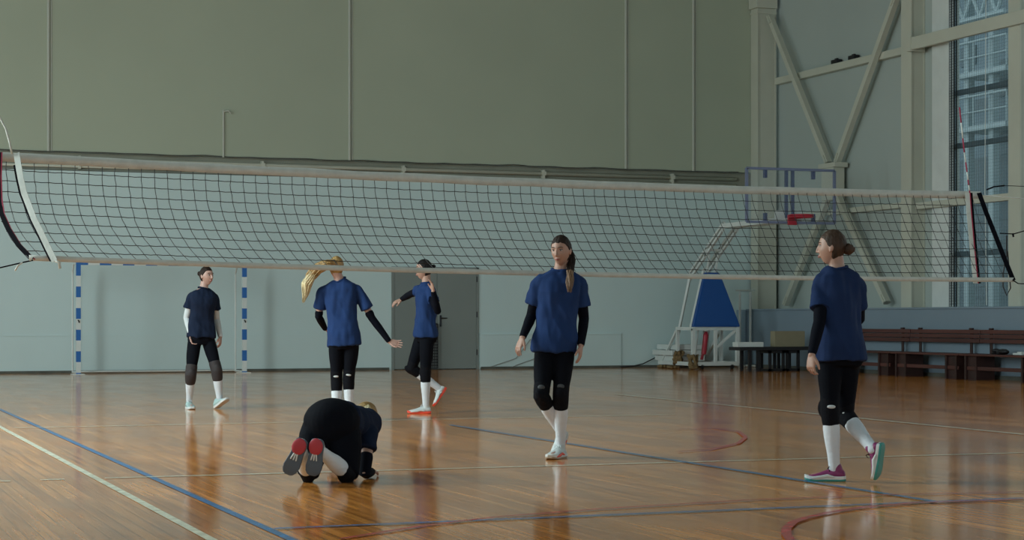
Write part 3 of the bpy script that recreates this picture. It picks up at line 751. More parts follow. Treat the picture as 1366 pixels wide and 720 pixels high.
strip(bm, pts, [UP * (.068 + .006 * noise.noise(Vector((i * .3, 1, 2)))) + V(0, -.012 * noise.noise(Vector((i * .17, 5, 2))), 0) for i in range(80)], .012, NRM); link_bm('top_tape', bm, M['tape'], t, True)
bm = bmesh.new(); pts = [botP(EA + (EB - EA) * i / 79) for i in range(80)]
strip(bm, pts, [UP * (.040 + .004 * noise.noise(Vector((i * .3, 4, 2)))) for i in range(80)], .010, NRM); link_bm('bottom_tape', bm, M['tape'], t, True)
def pixband(seq, Zs, wpx, name, m, off=0, nz=0.0):
    bm = bmesh.new(); n = len(seq); rings = []
    P_ = [atn(x, y, Zs[0] + (Zs[1] - Zs[0]) * (i / (n - 1)) - nz) for i, (x, y) in enumerate(seq)]
    P_ = [p + RGT * off * (p - CAM).dot(FWD) / F for p in P_]
    for i, p in enumerate(P_):
        d = (P_[min(i + 1, n - 1)] - P_[max(i - 1, 0)]).normalized(); s_ = d.cross(FWD).normalized(); wd = wpx * (p - CAM).dot(FWD) / F
        rings.append([p - s_ * wd / 2 - FWD * .004, p + s_ * wd / 2 - FWD * .004, p + s_ * wd / 2 + FWD * .004, p - s_ * wd / 2 + FWD * .004])
    loft(bm, rings); return link_bm(name, bm, m, t)
ls = [(22, 204), (24.5, 220), (27.5, 237), (32, 257), (39, 275), (45.5, 292), (55, 311), (64, 330), (73, 348)]
pixband(ls, (13.15, 12.7), 8, 'side_strap', M['tape'], nz=.04); pixband(ls[1:], (13.15, 12.7), 3.5, 'strap_backing', M['net_black'], off=-5.0, nz=.03); pixband(ls[1:], (13.15, 12.7), 1.2, 'strap_edge', M['net_red'], off=-3.2, nz=.035)
rs = [(1291, 257), (1293, 285), (1296, 318), (1299, 350), (1302, 378)]
pixband(rs, (17.15, 16.8), 7, 'side_strap', M['tape'], nz=.05); pixband(rs, (17.15, 16.8), 3.2, 'strap_backing', M['net_black'], off=4.6, nz=.04); pixband(rs, (17.15, 16.8), 1.2, 'strap_edge', M['net_red'], off=3.0, nz=.056)
lb_ = [(0, 203), (-1, 235), (0, 265), (3, 285), (12, 305), (25, 326), (44, 346)]
pixband(lb_, (13.1, 12.68), 6.5, 'end_band', M['net_black'], off=-1, nz=.0); pixband(lb_, (13.1, 12.68), 1.5, 'end_band_edge', M['net_red'], off=2.6, nz=.004)
rb_ = [(1306, 257), (1315, 282), (1327, 312), (1340, 345), (1352, 374)]
pixband(rb_, (17.22, 16.8), 6, 'end_band', M['net_black'], off=0, nz=.0)
# cords to the posts
PL = atn(-150, 300, 12.35); PR = atn(1440, 300, 17.75); PL.z = PR.z = 0
def cord(pts, m='net_black', r=.005, name='cord'):
    bm = bmesh.new(); tube(bm, pts, r, 6); link_bm(name, bm, M[m], t, True)
ND = (TR - TL).normalized()
def pz(P0, z, e=.05): q = Vector((P0.x, P0.y, z)); return q + ND * (e if P0 is PL else -e)
cord([atn(44, 347, 12.68), atn(30, 350, 12.67), atn(0, 357, 12.6), pz(PL, 1.40)]); cord([atn(30, 350, 12.66), atn(24, 354, 12.66), atn(20, 361, 12.66)], 'tape', .006)
cord([topP(EA - .14), pz(PL, 2.19)], 'white_cord', .006)
cord([atn(1352, 374, 16.8), atn(1358, 378, 16.8), pz(PR, 1.38)]); cord([topP(EB), pz(PR, 2.19)], 'white_cord', .005)
cord([atn(1334, 311, 17.0), atn(1352, 312, 17.0), atn(1366, 308, 17.05), pz(PR, 1.86)])
cord([atn(1351, 311, 17.0), atn(1352, 316, 17.0)], r=.009, name='cord_hook')
cord([atn(1343, 314, 17.0), atn(1343, 340, 17.0), atn(1338, 365, 17.0), atn(1338, 382, 17.0), atn(1343, 394, 17.0), atn(1348, 384, 17.0), atn(1346, 358, 17.0), atn(1344, 335, 17.0)], 'black' if 'black' in M else 'cord', .007, 'cord_loop')
cord([atn(1316, 253, 17.3), atn(1326, 249, 17.3), atn(1340, 247.5, 17.3)], r=.007, name='cord_end'); cord([atn(1340, 247.5, 17.3), pz(PR, 2.33)], r=.003)
cord([atn(74, 348, 12.66), atn(79, 350, 12.66), atn(80, 358, 12.66)], 'tape', .010, 'strap_tail')
# antennas
def antenna(pts, label):
    bm = bmesh.new(); n = 11; seg = []
    for i in range(n):
        a = i / n * (len(pts) - 1); b = (i + 1) / n * (len(pts) - 1)
        def sm(x_): j = min(int(x_), len(pts) - 2); return pts[j].lerp(pts[j + 1], x_ - j)
        tube(bm, [sm(a), sm(b)], .0065, 8, mi=i % 2)
    o = link_bm('antenna', bm, [M['net_red'], M['tape']], t, True)
antenna([atn(1280, 143, 17.1), atn(1286, 200, 17.1), atn(1291, 236, 17.1), atn(1293.5, 256, 17.1), atn(1294, 262, 17.1)], '')
bm = bmesh.new(); tube(bm, [atn(16, 205, 13.1), atn(13, 190, 13.1), atn(8, 172, 13.1), atn(0, 157, 13.1), atn(-14, 142, 13.1)], .0075, 8); link_bm('antenna', bm, M['tape'], t, True)
def post(P0, label):
    q = thing('net_post', label, 'post', P0)
    bm = bmesh.new(); tube(bm, [pz(P0, 0, 0), pz(P0, 2.45, 0)], .045, 16); link_bm('shaft', bm, M['steel_white'], q, True)
    bm = bmesh.new(); tube(bm, [pz(P0, 0, 0), pz(P0, .015, 0)], .12, 16); link_bm('base_plate', bm, M['metal_dark'], q)
post(PL, 'white net post just outside the left edge'); post(PR, 'white net post just outside the right edge')

# ------------------------------------------------------------------ people
def bend(p, q, px, py, L, sign):
    """joint seen at pixel (px,py), L metres from p, nearer (-1) or farther (+1)"""
    d = FWD + RGT * ((px - 683) / F) + UP * ((HY - py) / F)
    o = CAM - p; a = d.dot(d); b = 2 * d.dot(o); c = o.dot(o) - L * L; D = b * b - 4 * a * c
    if D < 0: return CAM + d * (-b / (2 * a))
    return CAM + d * ((-b + sign * math.sqrt(D)) / (2 * a))
def hand(bm, W, D, Nn, thumb, curl=.35, k=1.0):
    """W wrist, D pointing, Nn the way the palm faces, thumb +-1 side"""
    D = D.normalized(); Nn = (Nn - D * Nn.dot(D)).normalized(); Sd = D.cross(Nn) * thumb
    ks = .92 * k
    rings = []
    for f, hw_, ht in ((-.02, .024, .019), (.015, .030, .017), (.05, .039, .0155), (.085, .041, .013), (.098, .037, .010)):
        rings.append(oval(W + D * f * ks + Sd * .003 * (f / .08), Sd, Nn, hw_ * ks, ht * ks, 16, 2.6))
    loft(bm, rings)
    for i, (off, ln, sp) in enumerate(((.031, .068, .17), (.0105, .076, .05), (-.010, .071, -.06), (-.030, .056, -.19))):
        b = W + D * (.088 - (.006 if i == 3 else 0)) * ks + Sd * off * ks; dd = (D + Sd * sp).normalized(); ax = dd.cross(Nn)
        pts = [b - dd * .012]; pts.append(b); an = curl * (.55 + .1 * i)
        for seg in (.45, .31, .24):
            dn = dd * math.cos(an) + Nn * math.sin(an); pts.append(pts[-1] + dn * ln * seg * ks); an += curl * .9
        limb(bm, pts, [.0088 * ks, .0088 * ks, .0082 * ks, .0076 * ks, .0062 * ks], 10)
    b = W + D * .022 * ks + Sd * .024 * ks; pts = [b]; dn = (D * .75 + Sd * .62 + Nn * .25).normalized(); pts.append(b + dn * .036 * ks)
    dn = (D * .9 + Sd * .30 + Nn * .35).normalized(); pts.append(pts[-1] + dn * .032 * ks); dn = (D * .95 + Sd * .1 + Nn * .4).normalized(); pts.append(pts[-1] + dn * .024 * ks)
    limb(bm, pts, [.0135 * ks, .0115 * ks, .0098 * ks, .0078 * ks], 10)
def headpt(c, Rr, Ff, Uu, x, y, z, k=1): return c + Rr * x * k + Ff * y * k + Uu * z * k
def head(bm, c, Rr, Ff, Uu, k=1.0):
    """c is the middle of the head; 0.23 m tall"""
    r = bmesh.ops.create_uvsphere(bm, u_segments=40, v_segments=28, radius=1)
    for vt in r['verts']:
        x, y, z = vt.co
        w_ = .073; d_ = .092; h_ = .114
        X, Y, Z = x * w_, y * d_, z * h_
        if z < 0:
            t_ = -z; X *= 1 - .36 * t_ ** 1.3
            if y < 0: Y *= 1 - .50 * t_            # nape
            else: Y *= 1 - .14 * t_ ** 2; Y += .006 * t_
        if y > 0: Y *= 1 - .06 * max(0, 1 - abs(z) * 1.2)
        # eye sockets
        for s_ in (-1, 1):
            g = math.exp(-((X - s_ * .030) ** 2 / .00022 + (Z - .012) ** 2 / .00016))
            if y > 0: Y -= .009 * g
        if y > 0:
            Y += .004 * math.exp(-((Z - .030) ** 2 / .0001 + X ** 2 / .0016))     # brow
            Y += .005 * math.exp(-((Z + .098) ** 2 / .0003 + X ** 2 / .0004))     # chin
            for s_ in (-1, 1): Y += .004 * math.exp(-((X - s_ * .04) ** 2 / .0003 + (Z + .018) ** 2 / .0004))
        vt.co = headpt(c, Rr, Ff, Uu, X, Y, Z, k)
    H = lambda x, y, z: headpt(c, Rr, Ff, Uu, x, y, z, k)
    limb(bm, [H(0, .080, .020), H(0, .093, -.004), H(0, .099, -.026)], [.0065 * k, .0080 * k, .0098 * k], 10)
    for s_ in (-1, 1): limb(bm, [H(s_ * .006, .092, -.028), H(s_ * .012, .089, -.030)], [.008 * k, .0065 * k], 8)
    ell(bm, H(0, .081, -.053), Rr, Ff, Uu, .021 * k, .009 * k, .0055 * k, 14, 8); ell(bm, H(0, .080, -.063), Rr, Ff, Uu, .018 * k, .009 * k, .006 * k, 14, 8)
    for s_ in (-1, 1):
        ell(bm, H(s_ * .074, -.006, -.004), (Rr * .35 * s_ + Ff * -.2).normalized(), (Ff - Uu * .15).normalized(), Uu, .009 * k, .016 * k, .027 * k, 12, 10)
        ell(bm, H(s_ * .076, .0, -.026), Rr, Ff, Uu, .006 * k, .009 * k, .010 * k, 10, 6)
def face(root, c, Rr, Ff, Uu, k=1.0, brow='brow', shut=False):
    H = lambda x, y, z: headpt(c, Rr, Ff, Uu, x, y, z, k)
    for s_ in (-1, 1):
        bm = bmesh.new(); ell(bm, H(s_ * .030, .067, .009), Rr, Ff, Uu, .0125 * k, .012 * k, .0055 * k if not shut else .003 * k, 14, 10); e = link_bm('eye', bm, M['eye_white'], root, True)
        bm = bmesh.new(); ell(bm, H(s_ * .030, .0775, .009), Rr, Ff, Uu, .0052 * k, .003 * k, .005 * k, 10, 8); link_bm('iris', bm, M['iris'], e, True)
        bm = bmesh.new(); limb(bm, [H(s_ * .045, .066, .014), H(s_ * .038, .0755, .017), H(s_ * .028, .079, .0175), H(s_ * .018, .078, .014)], [.0012, .002, .002, .0012], 6); link_bm('eyelashes', bm, M[brow], root, True)
        bm = bmesh.new(); limb(bm, [H(s_ * .050, .068, .030), H(s_ * .040, .078, .0345), H(s_ * .028, .085, .034), H(s_ * .014, .088, .029)], [.0015, .0028, .0032, .002], 8); link_bm('eyebrow', bm, M[brow], root, True)
    bm = bmesh.new(); limb(bm, [H(-.018, .081, -.0575), H(-.008, .0885, -.0545), H(0, .0900, -.0555), H(.008, .0885, -.0545), H(.018, .081, -.0575)], [.002, .0042, .0045, .0042, .002], 8)
    limb(bm, [H(-.014, .0825, -.0620), H(0, .0890, -.0640), H(.014, .0825, -.0620)], [.002, .0048, .002], 8); link_bm('lips', bm, M['lips'], root, True)
def haircap(bm, c, Rr, Ff, Uu, k=1.0, front=.0):
    """skull cap of combed back hair ending at the hairline"""
    n_u, n_v = 40, 26; rings = []
    r = bmesh.ops.create_uvsphere(bm, u_segments=n_u, v_segments=n_v, radius=1)
    for vt in r['verts']:
        x, y, z = vt.co
        X, Y, Z = x * .0800, y * .095, z * .117
        if z < 0:
            t_ = -z; X *= 1 - .22 * t_
            if y < 0: Y *= 1 - .40 * t_
            else: Y *= 1 - .3 * t_
        # cut plane slanting from forehead to nape: push front-lower verts back inside the skull
        lim = .052 + front + (Z - .055) * -.35
        hl = -.035 + .092 * max(0, min(1, (Y + .004) / .062)) ** .8   # hairline rises from the ear to the forehead
        if Y > -.005:
            if Z < hl: 
                q_ = min(1, (hl - Z) / .02); X *= 1 - .14 * q_; Y = Y * (1 - .30 * q_)
                if Z < -.035 and Y < 0: Z = -.035 + (Z + .035) * .75
        vt.co = headpt(c, Rr, Ff, Uu, X, Y - .006, Z + .004, k)
def shoe(root, A, heel, toe, upv, cols, k=1.0, width=.046):
    """heel and toe are points on the outsole; A the ankle. cols: upper, sole, accent, lace"""
    fw = (toe - heel); L = fw.length; fw.normalize(); u = (upv - fw * upv.dot(fw)).normalized(); s_ = fw.cross(u)
    prof = ((0.0, .55, .060), (.04, .80, .075), (.14, .92, .088), (.28, .90, .092), (.42, .88, .078), (.58, 1.0, .062), (.74, 1.10, .050), (.88, .98, .042), (.96, .72, .034), (1.0, .38, .026))
    def sole_pts(z0, z1, grow): 
        rings = []
        for f, w_, h_ in prof:
            rocker = .012 * max(0, (f - .75) / .25) ** 2 + .004 * max(0, (.1 - f) / .1)
            c = heel + fw * (f * L) + s_ * (.006 * math.sin(f * PI)); hw_ = w_ * width * grow
            rings.append([c - s_ * hw_ + u * (z0 + rocker), c + s_ * hw_ + u * (z0 + rocker), c + s_ * hw_ * 1.03 + u * (z1 + rocker), c - s_ * hw_ * 1.03 + u * (z1 + rocker)])
        return rings
    bm = bmesh.new()
    rings = []
    for f, w_, h_ in prof:
        c = heel + fw * (f * L * .975 + .004) + s_ * (.006 * math.sin(f * PI)); hw_ = w_ * width * .97; pts = []
        for j in range(18):
            an = 2 * PI * j / 18; x_ = math.cos(an); z_ = math.sin(an)
            taper = 1 - .35 * max(0, z_) if f < .5 else 1
            pts.append(c + s_ * math.copysign(abs(x_) ** .8, x_) * hw_ * taper + u * (.018 + (h_ - .018) * (.5 + .5 * math.copysign(abs(z_) ** .8, z_))))
        rings.append(pts)
    loft(bm, rings)
    ank = heel + fw * (.20 * L) + u * .085
    limb(bm, [ank - u * .02, ank + (A - ank) * .35 if (A - ank).length < .08 else ank + (A - ank).normalized() * .03], [.036, .037], 14)
    sh = remesh('shoe', bm, M[cols[0]], root, .005, 3)
    bm = bmesh.new(); loft(bm, sole_pts(.0, .026, 1.04)); bmesh.ops.bevel(bm, geom=bm.edges[:], offset=.003, segments=1, affect='EDGES')
    link_bm('sole', bm, M[cols[1]], sh)
    if len(cols) > 4:
        bm = bmesh.new(); loft(bm, sole_pts(.011, .034, 1.06)); bmesh.ops.bevel(bm, geom=bm.edges[:], offset=.003, segments=1, affect='EDGES'); link_bm('midsole', bm, M[cols[4]], sh)
    if cols[2]:
        bm = bmesh.new()
        for sd in (-1, 1):
            pts = [heel + fw * (f * L) + s_ * sd * (width * g + .001) + u * z_ for f, g, z_ in ((.30, .90, .030), (.45, .88, .040), (.60, .98, .030), (.78, 1.05, .026), (.86, .96, .022))]
            limb(bm, pts, [.006, .010, .011, .009, .005], 8, flat=(s_, .4))
        link_bm('accent', bm, M[cols[2]], sh, True)
    bm = bmesh.new()
    for i in range(4):
        f = .40 + i * .07; h_ = .078 - i * .0085
        p = heel + fw * (f * L) + u * (h_ + .0); limb(bm, [p - s_ * .024 - u * .010, p + u * .002, p + s_ * .024 - u * .010], [.003] * 3, 6)
    p = heel + fw * (.36 * L) + u * .084
    for sd in (-1, 1): limb(bm, [p, p + s_ * .016 * sd + u * .018 + fw * .01, p + s_ * .028 * sd + fw * .018, p + s_ * .015 * sd - u * .004 + fw * .02], [.0025] * 4, 6)
    link_bm('laces', bm, M[cols[3]], sh, True)
    return sh
def wrinkle(seed, amp=.007, up=None):
    up = up or Vector((0, 0, 1))
    def f(v):
        q = Vector((v.x * 9, v.y * 9, v.z * 3.2)) + Vector((seed, 0, 0))
        a = noise.noise(q); b = noise.noise(q * 2.3 + Vector((0, 9, 0)))
        r = 1 - 2 * abs(noise.noise(Vector((v.x * 6 + v.z * 3, v.y * 6 - v.z * 2.5, v.z * 2.2 + seed))))
        return amp * (a * .9 + b * .5 + (r - .5) * .9)
    return f

def person(label, base, J, o):
    """J joints: neck (base), headc, pelvis, sa/sb shoulders, ea/eb, wa/wb, ha/hb hips, ka/kb, aa/ab ankles, foot a/b=(heel,toe,up)
       a is the side at the left of the picture"""
    root = thing('person', label, 'person', base)
    k = o.get('k', 1.0)
    sk = M[o.get('skin', 'skin')]
    hF = o['face'].normalized(); hU = (o.get('headup', UP) - hF * o.get('headup', UP).dot(hF)).normalized(); hR = hF.cross(hU).normalized()
    hc = J['headc']; nk = J['neck']; pv = J['pelvis']
    spine = (nk - pv); sU = spine.normalized()
    sx = (J['sb'] - J['sa']); sx = (sx - sU * sx.dot(sU)).normalized()
    px_ = (J['hb'] - J['ha']); px_ = (px_ - sU * px_.dot(sU)).normalized()
    ch = o['chest']; chF = (ch - sU * ch.dot(sU)).normalized()
    # keep the width axis square to the chest direction
    sxx = sU.cross(chF).normalized(); sxx = sxx if sxx.dot(sx) > 0 or abs(sxx.dot(sx)) < .2 else -sxx
    def cr(f, off=0): return pv + spine * f + chF * off
    # --- body, one continuous skin
    bm = bmesh.new()
    head(bm, hc, hR, hF, hU, k)
    hb_ = hc - hU * .055 * k - hF * .022 * k
    limb(bm, [nk - sU * .05, nk + (hb_ - nk) * .35, hb_], [.060 * k, .050 * k, .050 * k], 16)
    rg = []
    for f, a, b, off in ((-.10, .095, .070, 0), (0, .115, .080, 0), (.25, .115, .085, .0), (.5, .130, .092, .005), (.75, .145, .098, .01), (.9, .130, .070, 0), (.99, .075, .055, 0)):
        rg.append(oval(cr(f, off), sxx, chF, a * k * .93, b * k * .93, 24))
    loft(bm, rg)
    for s_ in 'ab':
        S_, E, W = J['s' + s_], J['e' + s_], J['w' + s_]
        limb(bm, [nk - sU * .04, S_ - sU * .005, S_.lerp(E, .25), S_.lerp(E, .6), E, E.lerp(W, .3), E.lerp(W, .75), W], [v * k for v in (.040, .042, .042, .039, .034, .036, .029, .0245)], 16)
        hd, hn, th, cu = o['hand_' + s_]; hand(bm, W, hd, hn, th, cu, k)
        H_, K, A = J['h' + s_], J['k' + s_], J['a' + s_]
        limb(bm, [H_, H_.lerp(K, .3), H_.lerp(K, .7), K, K.lerp(A, .25), K.lerp(A, .5), K.lerp(A, .85), A], [v * k for v in (.066, .068, .058, .048, .048, .045, .033, .032)], 18)
        hl, to, uu = J['f' + s_]
        limb(bm, [A, hl.lerp(to, .2) + uu.normalized() * .045, hl.lerp(to, .78) + uu.normalized() * .032], [.032, .032, .022], 10)
    body = remesh('body', bm, sk, root, .0042, 3)
    face(root, hc, hR, hF, hU, k, o.get('brow', 'brow'), o.get('shut', False))
    # --- hair
    bm = bmesh.new(); haircap(bm, hc, hR, hF, hU, k)
    hair = remesh('hair', bm, M[o['hair']], root, .005, 4, disp=lambda v: .0022 * noise.noise(v * 55))
    H = lambda x, y, z: headpt(hc, hR, hF, hU, x, y, z, k)
    if 'bun' in o:
        bx, by, bz, br = o['bun']; bc = H(bx, by, bz); bm = bmesh.new(); ax = (bc - hc).normalized(); u1 = ax.orthogonal().normalized(); u2 = ax.cross(u1)
        for q_ in range(3):
            pts = [bc + (u1 * math.cos(i * .42 + q_ * 2.1) + u2 * math.sin(i * .42 + q_ * 2.1)) * br * (.72 - .04 * i) + ax * (br * .09 * i - .01) for i in range(14)]
            limb(bm, pts, [br * (.20 + .22 * math.sin(PI * min(1, i / 11))) for i in range(14)], 10)
        ell(bm, bc, u1, u2, ax, br * .62, br * .62, br * .55); limb(bm, [H(bx * .6, by * .75, bz * .8), bc], [br * .8, br * .5], 10)
        remesh('hair_bun', bm, M[o.get('bun_mat', o['hair'])], hair, .004, 2)
    for tl in o.get('tails', []):
        pts, rad, mm, nm = tl; bm = bmesh.new(); n_ = len(pts)
        def sm(f):
            x_ = f * (n_ - 1); j = min(int(x_), n_ - 2); return pts[j].lerp(pts[j + 1], x_ - j), rad[j] + (rad[j + 1] - rad[j]) * (x_ - j)
        for q_ in range(o.get('strands', 44)):
            a = q_ * 2.399; rr = math.sqrt((q_ + .5) / 44) * .85; P_, R_ = [], []; end = 1 - .16 * random.random()
            for i in range(13):
                f = i / 12 * end; p, r_ = sm(f); d = (sm(min(1, f + .03))[0] - sm(max(0, f - .03))[0]).normalized(); e1 = d.cross(FWD).normalized(); e2 = d.cross(e1)
                fl_ = r_ * rr; P_.append(p + e1 * math.cos(a) * fl_ + e2 * math.sin(a) * fl_ * .7 + e1 * .004 * math.sin(f * 9 + q_)); R_.append(max(.0012, r_ * .24 * (1 - .8 * f ** 3)))
            limb(bm, P_, R_, 6)
        link_bm(nm, bm, M[mm], hair, True)
    # --- leggings
    bm = bmesh.new(); rg = []
    for f, a, b in ((-.20, .120, .090), (-.10, .150, .108), (0, .155, .108), (.12, .142, .100), (.25, .122, .088)): rg.append(oval(cr(f), px_, px_.cross(sU) if px_.cross(sU).dot(chF) > 0 else -px_.cross(sU), a * k * o.get('hipw', 1), b * k, 24))
    loft(bm, rg)
    for s_ in 'ab':
        H_, K, A = J['h' + s_], J['k' + s_], J['a' + s_]
        limb(bm, [H_, H_.lerp(K, .2), H_.lerp(K, .45), H_.lerp(K, .75), K, K.lerp(A, .10), K.lerp(A, o.get('legend', .24))], [v * k * tw for v, tw in zip((.076, .083, .079, .066, .056, .056, .055), [o.get('thigh', 1)] * 5 + [1, 1])], 20)
        bt = o.get('butt', 1); ell(bm, H_ - chF * .035 * k * bt - sU * .02, px_, chF, sU, .076 * k * bt, .080 * k * bt, .085 * k * bt)
    if 'dome' in o: ell(bm, pv - UP * .01, RGT, FWD, UP, .185, .17, .155, 28, 20)
    lg = remesh('leggings', bm, M['legging'], root, .007, 4, disp=wrinkle(base.x, .0025))
    # --- knee pads, socks, shoes
    for s_ in 'ab':
        H_, K, A = J['h' + s_], J['k' + s_], J['a' + s_]; kf = o.get('kneefwd', chF)
        kf = (kf - (A - K).normalized() * kf.dot((A - K).normalized())).normalized()
        pd = o.get('pad', 1.0); bm = bmesh.new(); a = K + (H_ - K).normalized() * .09; b = K + (A - K).normalized() * .09
        limb(bm, [a, K.lerp(a, .4), K, K.lerp(b, .5), b], [v * k * pd for v in (.064, .063, .063, .062, .058)], 20)
        ell(bm, K + kf * .028, px_, kf, (A - K).normalized(), .046 * k * pd, .040 * k * pd, .075 * k * pd)
        kp = remesh('knee_pad', bm, M[o.get('padmat', 'pad')], root, .006, 3)
        if 'mark' in o:
            mk, f_, dr_, col = o['mark']; mdir = mk
            mp_ = K + (H_ - K).normalized() * f_; dv = mdir.normalized(); a1 = (H_ - K).normalized(); a1 = (a1 - dv * a1.dot(dv)).normalized(); a2 = dv.cross(a1)
            bm = bmesh.new(); ell(bm, mp_ + dv * (.0585 * k * pd + dr_), a2, a1, dv, .028, .013 if col == 'patch' else .020, .010, 16, 10); link_bm('knee_pad_mark', bm, M[col], kp, True)
        bm = bmesh.new(); limb(bm, [K.lerp(A, .20), K.lerp(A, .35), K.lerp(A, .5), K.lerp(A, .75), A.lerp(K, .04), A + (A - K).normalized() * .012], [v * k * o.get('sockw', 1) for v in (.053, .056, .053, .042, .038, .038)], 20)
        remesh('sock', bm, M[o.get('sockmat', 'sock')], root, .006, 3, disp=lambda v: .0015 * noise.noise(Vector((v.x * 20, v.y * 20, v.z * 60))))
        hl, to, uu = J['f' + s_]; shoe(root, A, hl, to, uu, o['shoe'])
    # --- arm sleeves
    if 'sleeve' in o:
        for s_ in 'ab':
            S_, E, W = J['s' + s_], J['e' + s_], J['w' + s_]; st = o.get('sleeve_start', .45)
            bm = bmesh.new(); limb(bm, [S_.lerp(E, st), S_.lerp(E, .75), E, E.lerp(W, .3), E.lerp(W, .7), E.lerp(W, .96)], [v * k for v in (.046, .044, .0405, .0405, .034, .0295)], 18)
            remesh('arm_sleeve', bm, M[o['sleeve']], root, .006, 3, disp=wrinkle(base.y, .0015))
    # --- shirt
    bm = bmesh.new(); rg = []; sw = o.get('shirt_w', 1.0); hem = o.get('hem', -.16)
    tor = ((hem, .186, .146, 0), (hem + .05, .187, .148, 0), (.06, .182, .140, 0), (.18, .172, .128, 0), (.3, .164, .120, .0), (.5, .164, .120, .006), (.68, .176, .128, .012), (.82, .180, .115, .008), (.91, .165, .088, 0), (.97, .105, .068, 0), (1.0, .070, .062, 0))
    for f, a, b, off in tor:
        w_ = sxx.lerp(px_, max(0, min(1, .5 - f))).normalized(); d_ = w_.cross(sU); d_ = d_ if d_.dot(chF) > 0 else -d_
        rg.append(oval(cr(f, off), w_, d_, a * k * sw, b * k * sw, 28, 2.4))
    loft(bm, rg)
    for s_ in 'ab':
        S_, E = J['s' + s_], J['e' + s_]; sl = o.get('sleeve_len', .66)
        ud = (E - S_).normalized(); inn = (nk - sU * .06 - S_); pts = [nk - sU * .06]
        B0 = S_ - sU * .004; q1 = S_.lerp(E, .28); c0 = B0 + inn * .35
        for i in range(7): f = i / 6; pts.append(c0 * (1 - f) ** 2 + (B0 + sU * .010 - inn.normalized() * .018) * 2 * f * (1 - f) + q1 * f * f)
        pts += [S_.lerp(E, .45), S_.lerp(E, sl)]; tube(bm, pts, [v * k for v in (.045, .052, .055, .057, .059, .060, .060, .060, .064, .070)], 20)
    sh = remesh('t_shirt', bm, M[o.get('shirt', 'shirt')], root, .0075, 4, disp=wrinkle(base.x * 3, .016))
    bm = bmesh.new(); nc = nk + (hb_ - nk) * .12; nd_ = (hb_ - nk).normalized(); e1 = (sxx - nd_ * sxx.dot(nd_)).normalized(); e2 = nd_.cross(e1)
    tube(bm, [nc + (e1 * math.cos(i * PI / 12) * .066 + e2 * math.sin(i * PI / 12) * .063) * k - nd_ * .012 - chF * 0 for i in range(25)], .009, 8, cap=False); link_bm('collar', bm, M[o.get('shirt', 'shirt')], sh, True)
    return root

def lens(label, J):
    for s_ in 'ab':
        print('LIMB', label, s_, 'thigh %.2f shin %.2f uarm %.2f farm %.2f' % ((J['h' + s_] - J['k' + s_]).length, (J['k' + s_] - J['a' + s_]).length, (J['s' + s_] - J['e' + s_]).length, (J['e' + s_] - J['w' + s_]).length), 'ankle z %.2f' % J['a' + s_].z, 'knee z %.2f' % J['k' + s_].z)
    print('LIMB', label, 'spine %.2f' % (J['neck'] - J['pelvis']).length, 'shoulders %.2f' % (J['sa'] - J['sb']).length, 'head-neck %.2f' % (J['headc'] - J['neck']).length, 'top', J['headc'].z + .115)

def flat_foot(A, d, L=.265, z=.0, back=.055):
    d = Vector((d.x, d.y, 0)).normalized(); h = Vector((A.x, A.y, z)) - d * back
    return (h, h + d * L, UP)

# A: player in the centre facing the camera
Z0 = 14.45; P = lambda x, y, d=0: at(x, y, Z0 + d)
J = dict(headc=P(748.5, 334, -.02), neck=P(747, 361, .02), pelvis=P(740, 454, 0), sa=P(721, 374, .0), sb=P(773, 377, .02), ha=P(728, 458, 0), hb=P(753, 458, 0))
J['ea'] = bend(J['sa'], 0, 709, 421, .285, 1); J['wa'] = bend(J['ea'], 0, 697, 450, .245, -1)
J['eb'] = bend(J['sb'], 0, 779, 425, .285, 1); J['wb'] = bend(J['eb'], 0, 775, 460, .245, -1)
J['kb'] = P(748, 527, -.10); J['ab'] = P(748, 590, .02)
J['ka'] = bend(J['ha'], 0, 722, 528, .42, -1); J['aa'] = bend(J['ka'], 0, 749, 577, .40, 1)
dA = V(-.42, -.9, 0)
J['fb'] = flat_foot(J['ab'], dA)
d_ = V(-.3, -.55, -.95).normalized(); u_ = V(-.2, -.8, .5)
h_ = J['aa'] - d_ * .04 - (u_ - d_ * u_.dot(d_)).normalized() * .08; J['fa'] = (h_, h_ + d_ * .25, u_)
lens('A', J)
person('player at centre facing the camera in a blue T-shirt, brown ponytail over one shoulder', Vector((J['ab'].x, J['ab'].y, 0)), J,
       dict(face=V(-.42, -.88, -.14), headup=V(-.02, 0, 1), chest=V(-.10, -1, 0), hand_a=(V(-.38, -.25, -.9), V(.7, .5, 0), 1, .35), hand_b=(V(-.08, -.2, -1), V(-.9, .2, 0), -1, .3),
            hair='hair_dark', sleeve='sleeve', shoe=('shoe_white', 'sole_gum', 'sole_orange', 'shoe_white', 'sole_white'), mark=(V(-.1, -1, .1), .065, .0, 'patch_grey'), shirt_w=.93, hem=-.17,
            tails=[([P(757, 328, .07), P(762, 345, .03), P(761, 362, -.07), P(760.5, 378, -.15)], [.030, .030, .026, .028], 'hair_dark', 'ponytail'), ([P(760.5, 362, -.08), P(760, 376, -.15), P(759.5, 390, -.17)], [.027, .029, .020], 'hair_tip', 'ponytail_end')]))

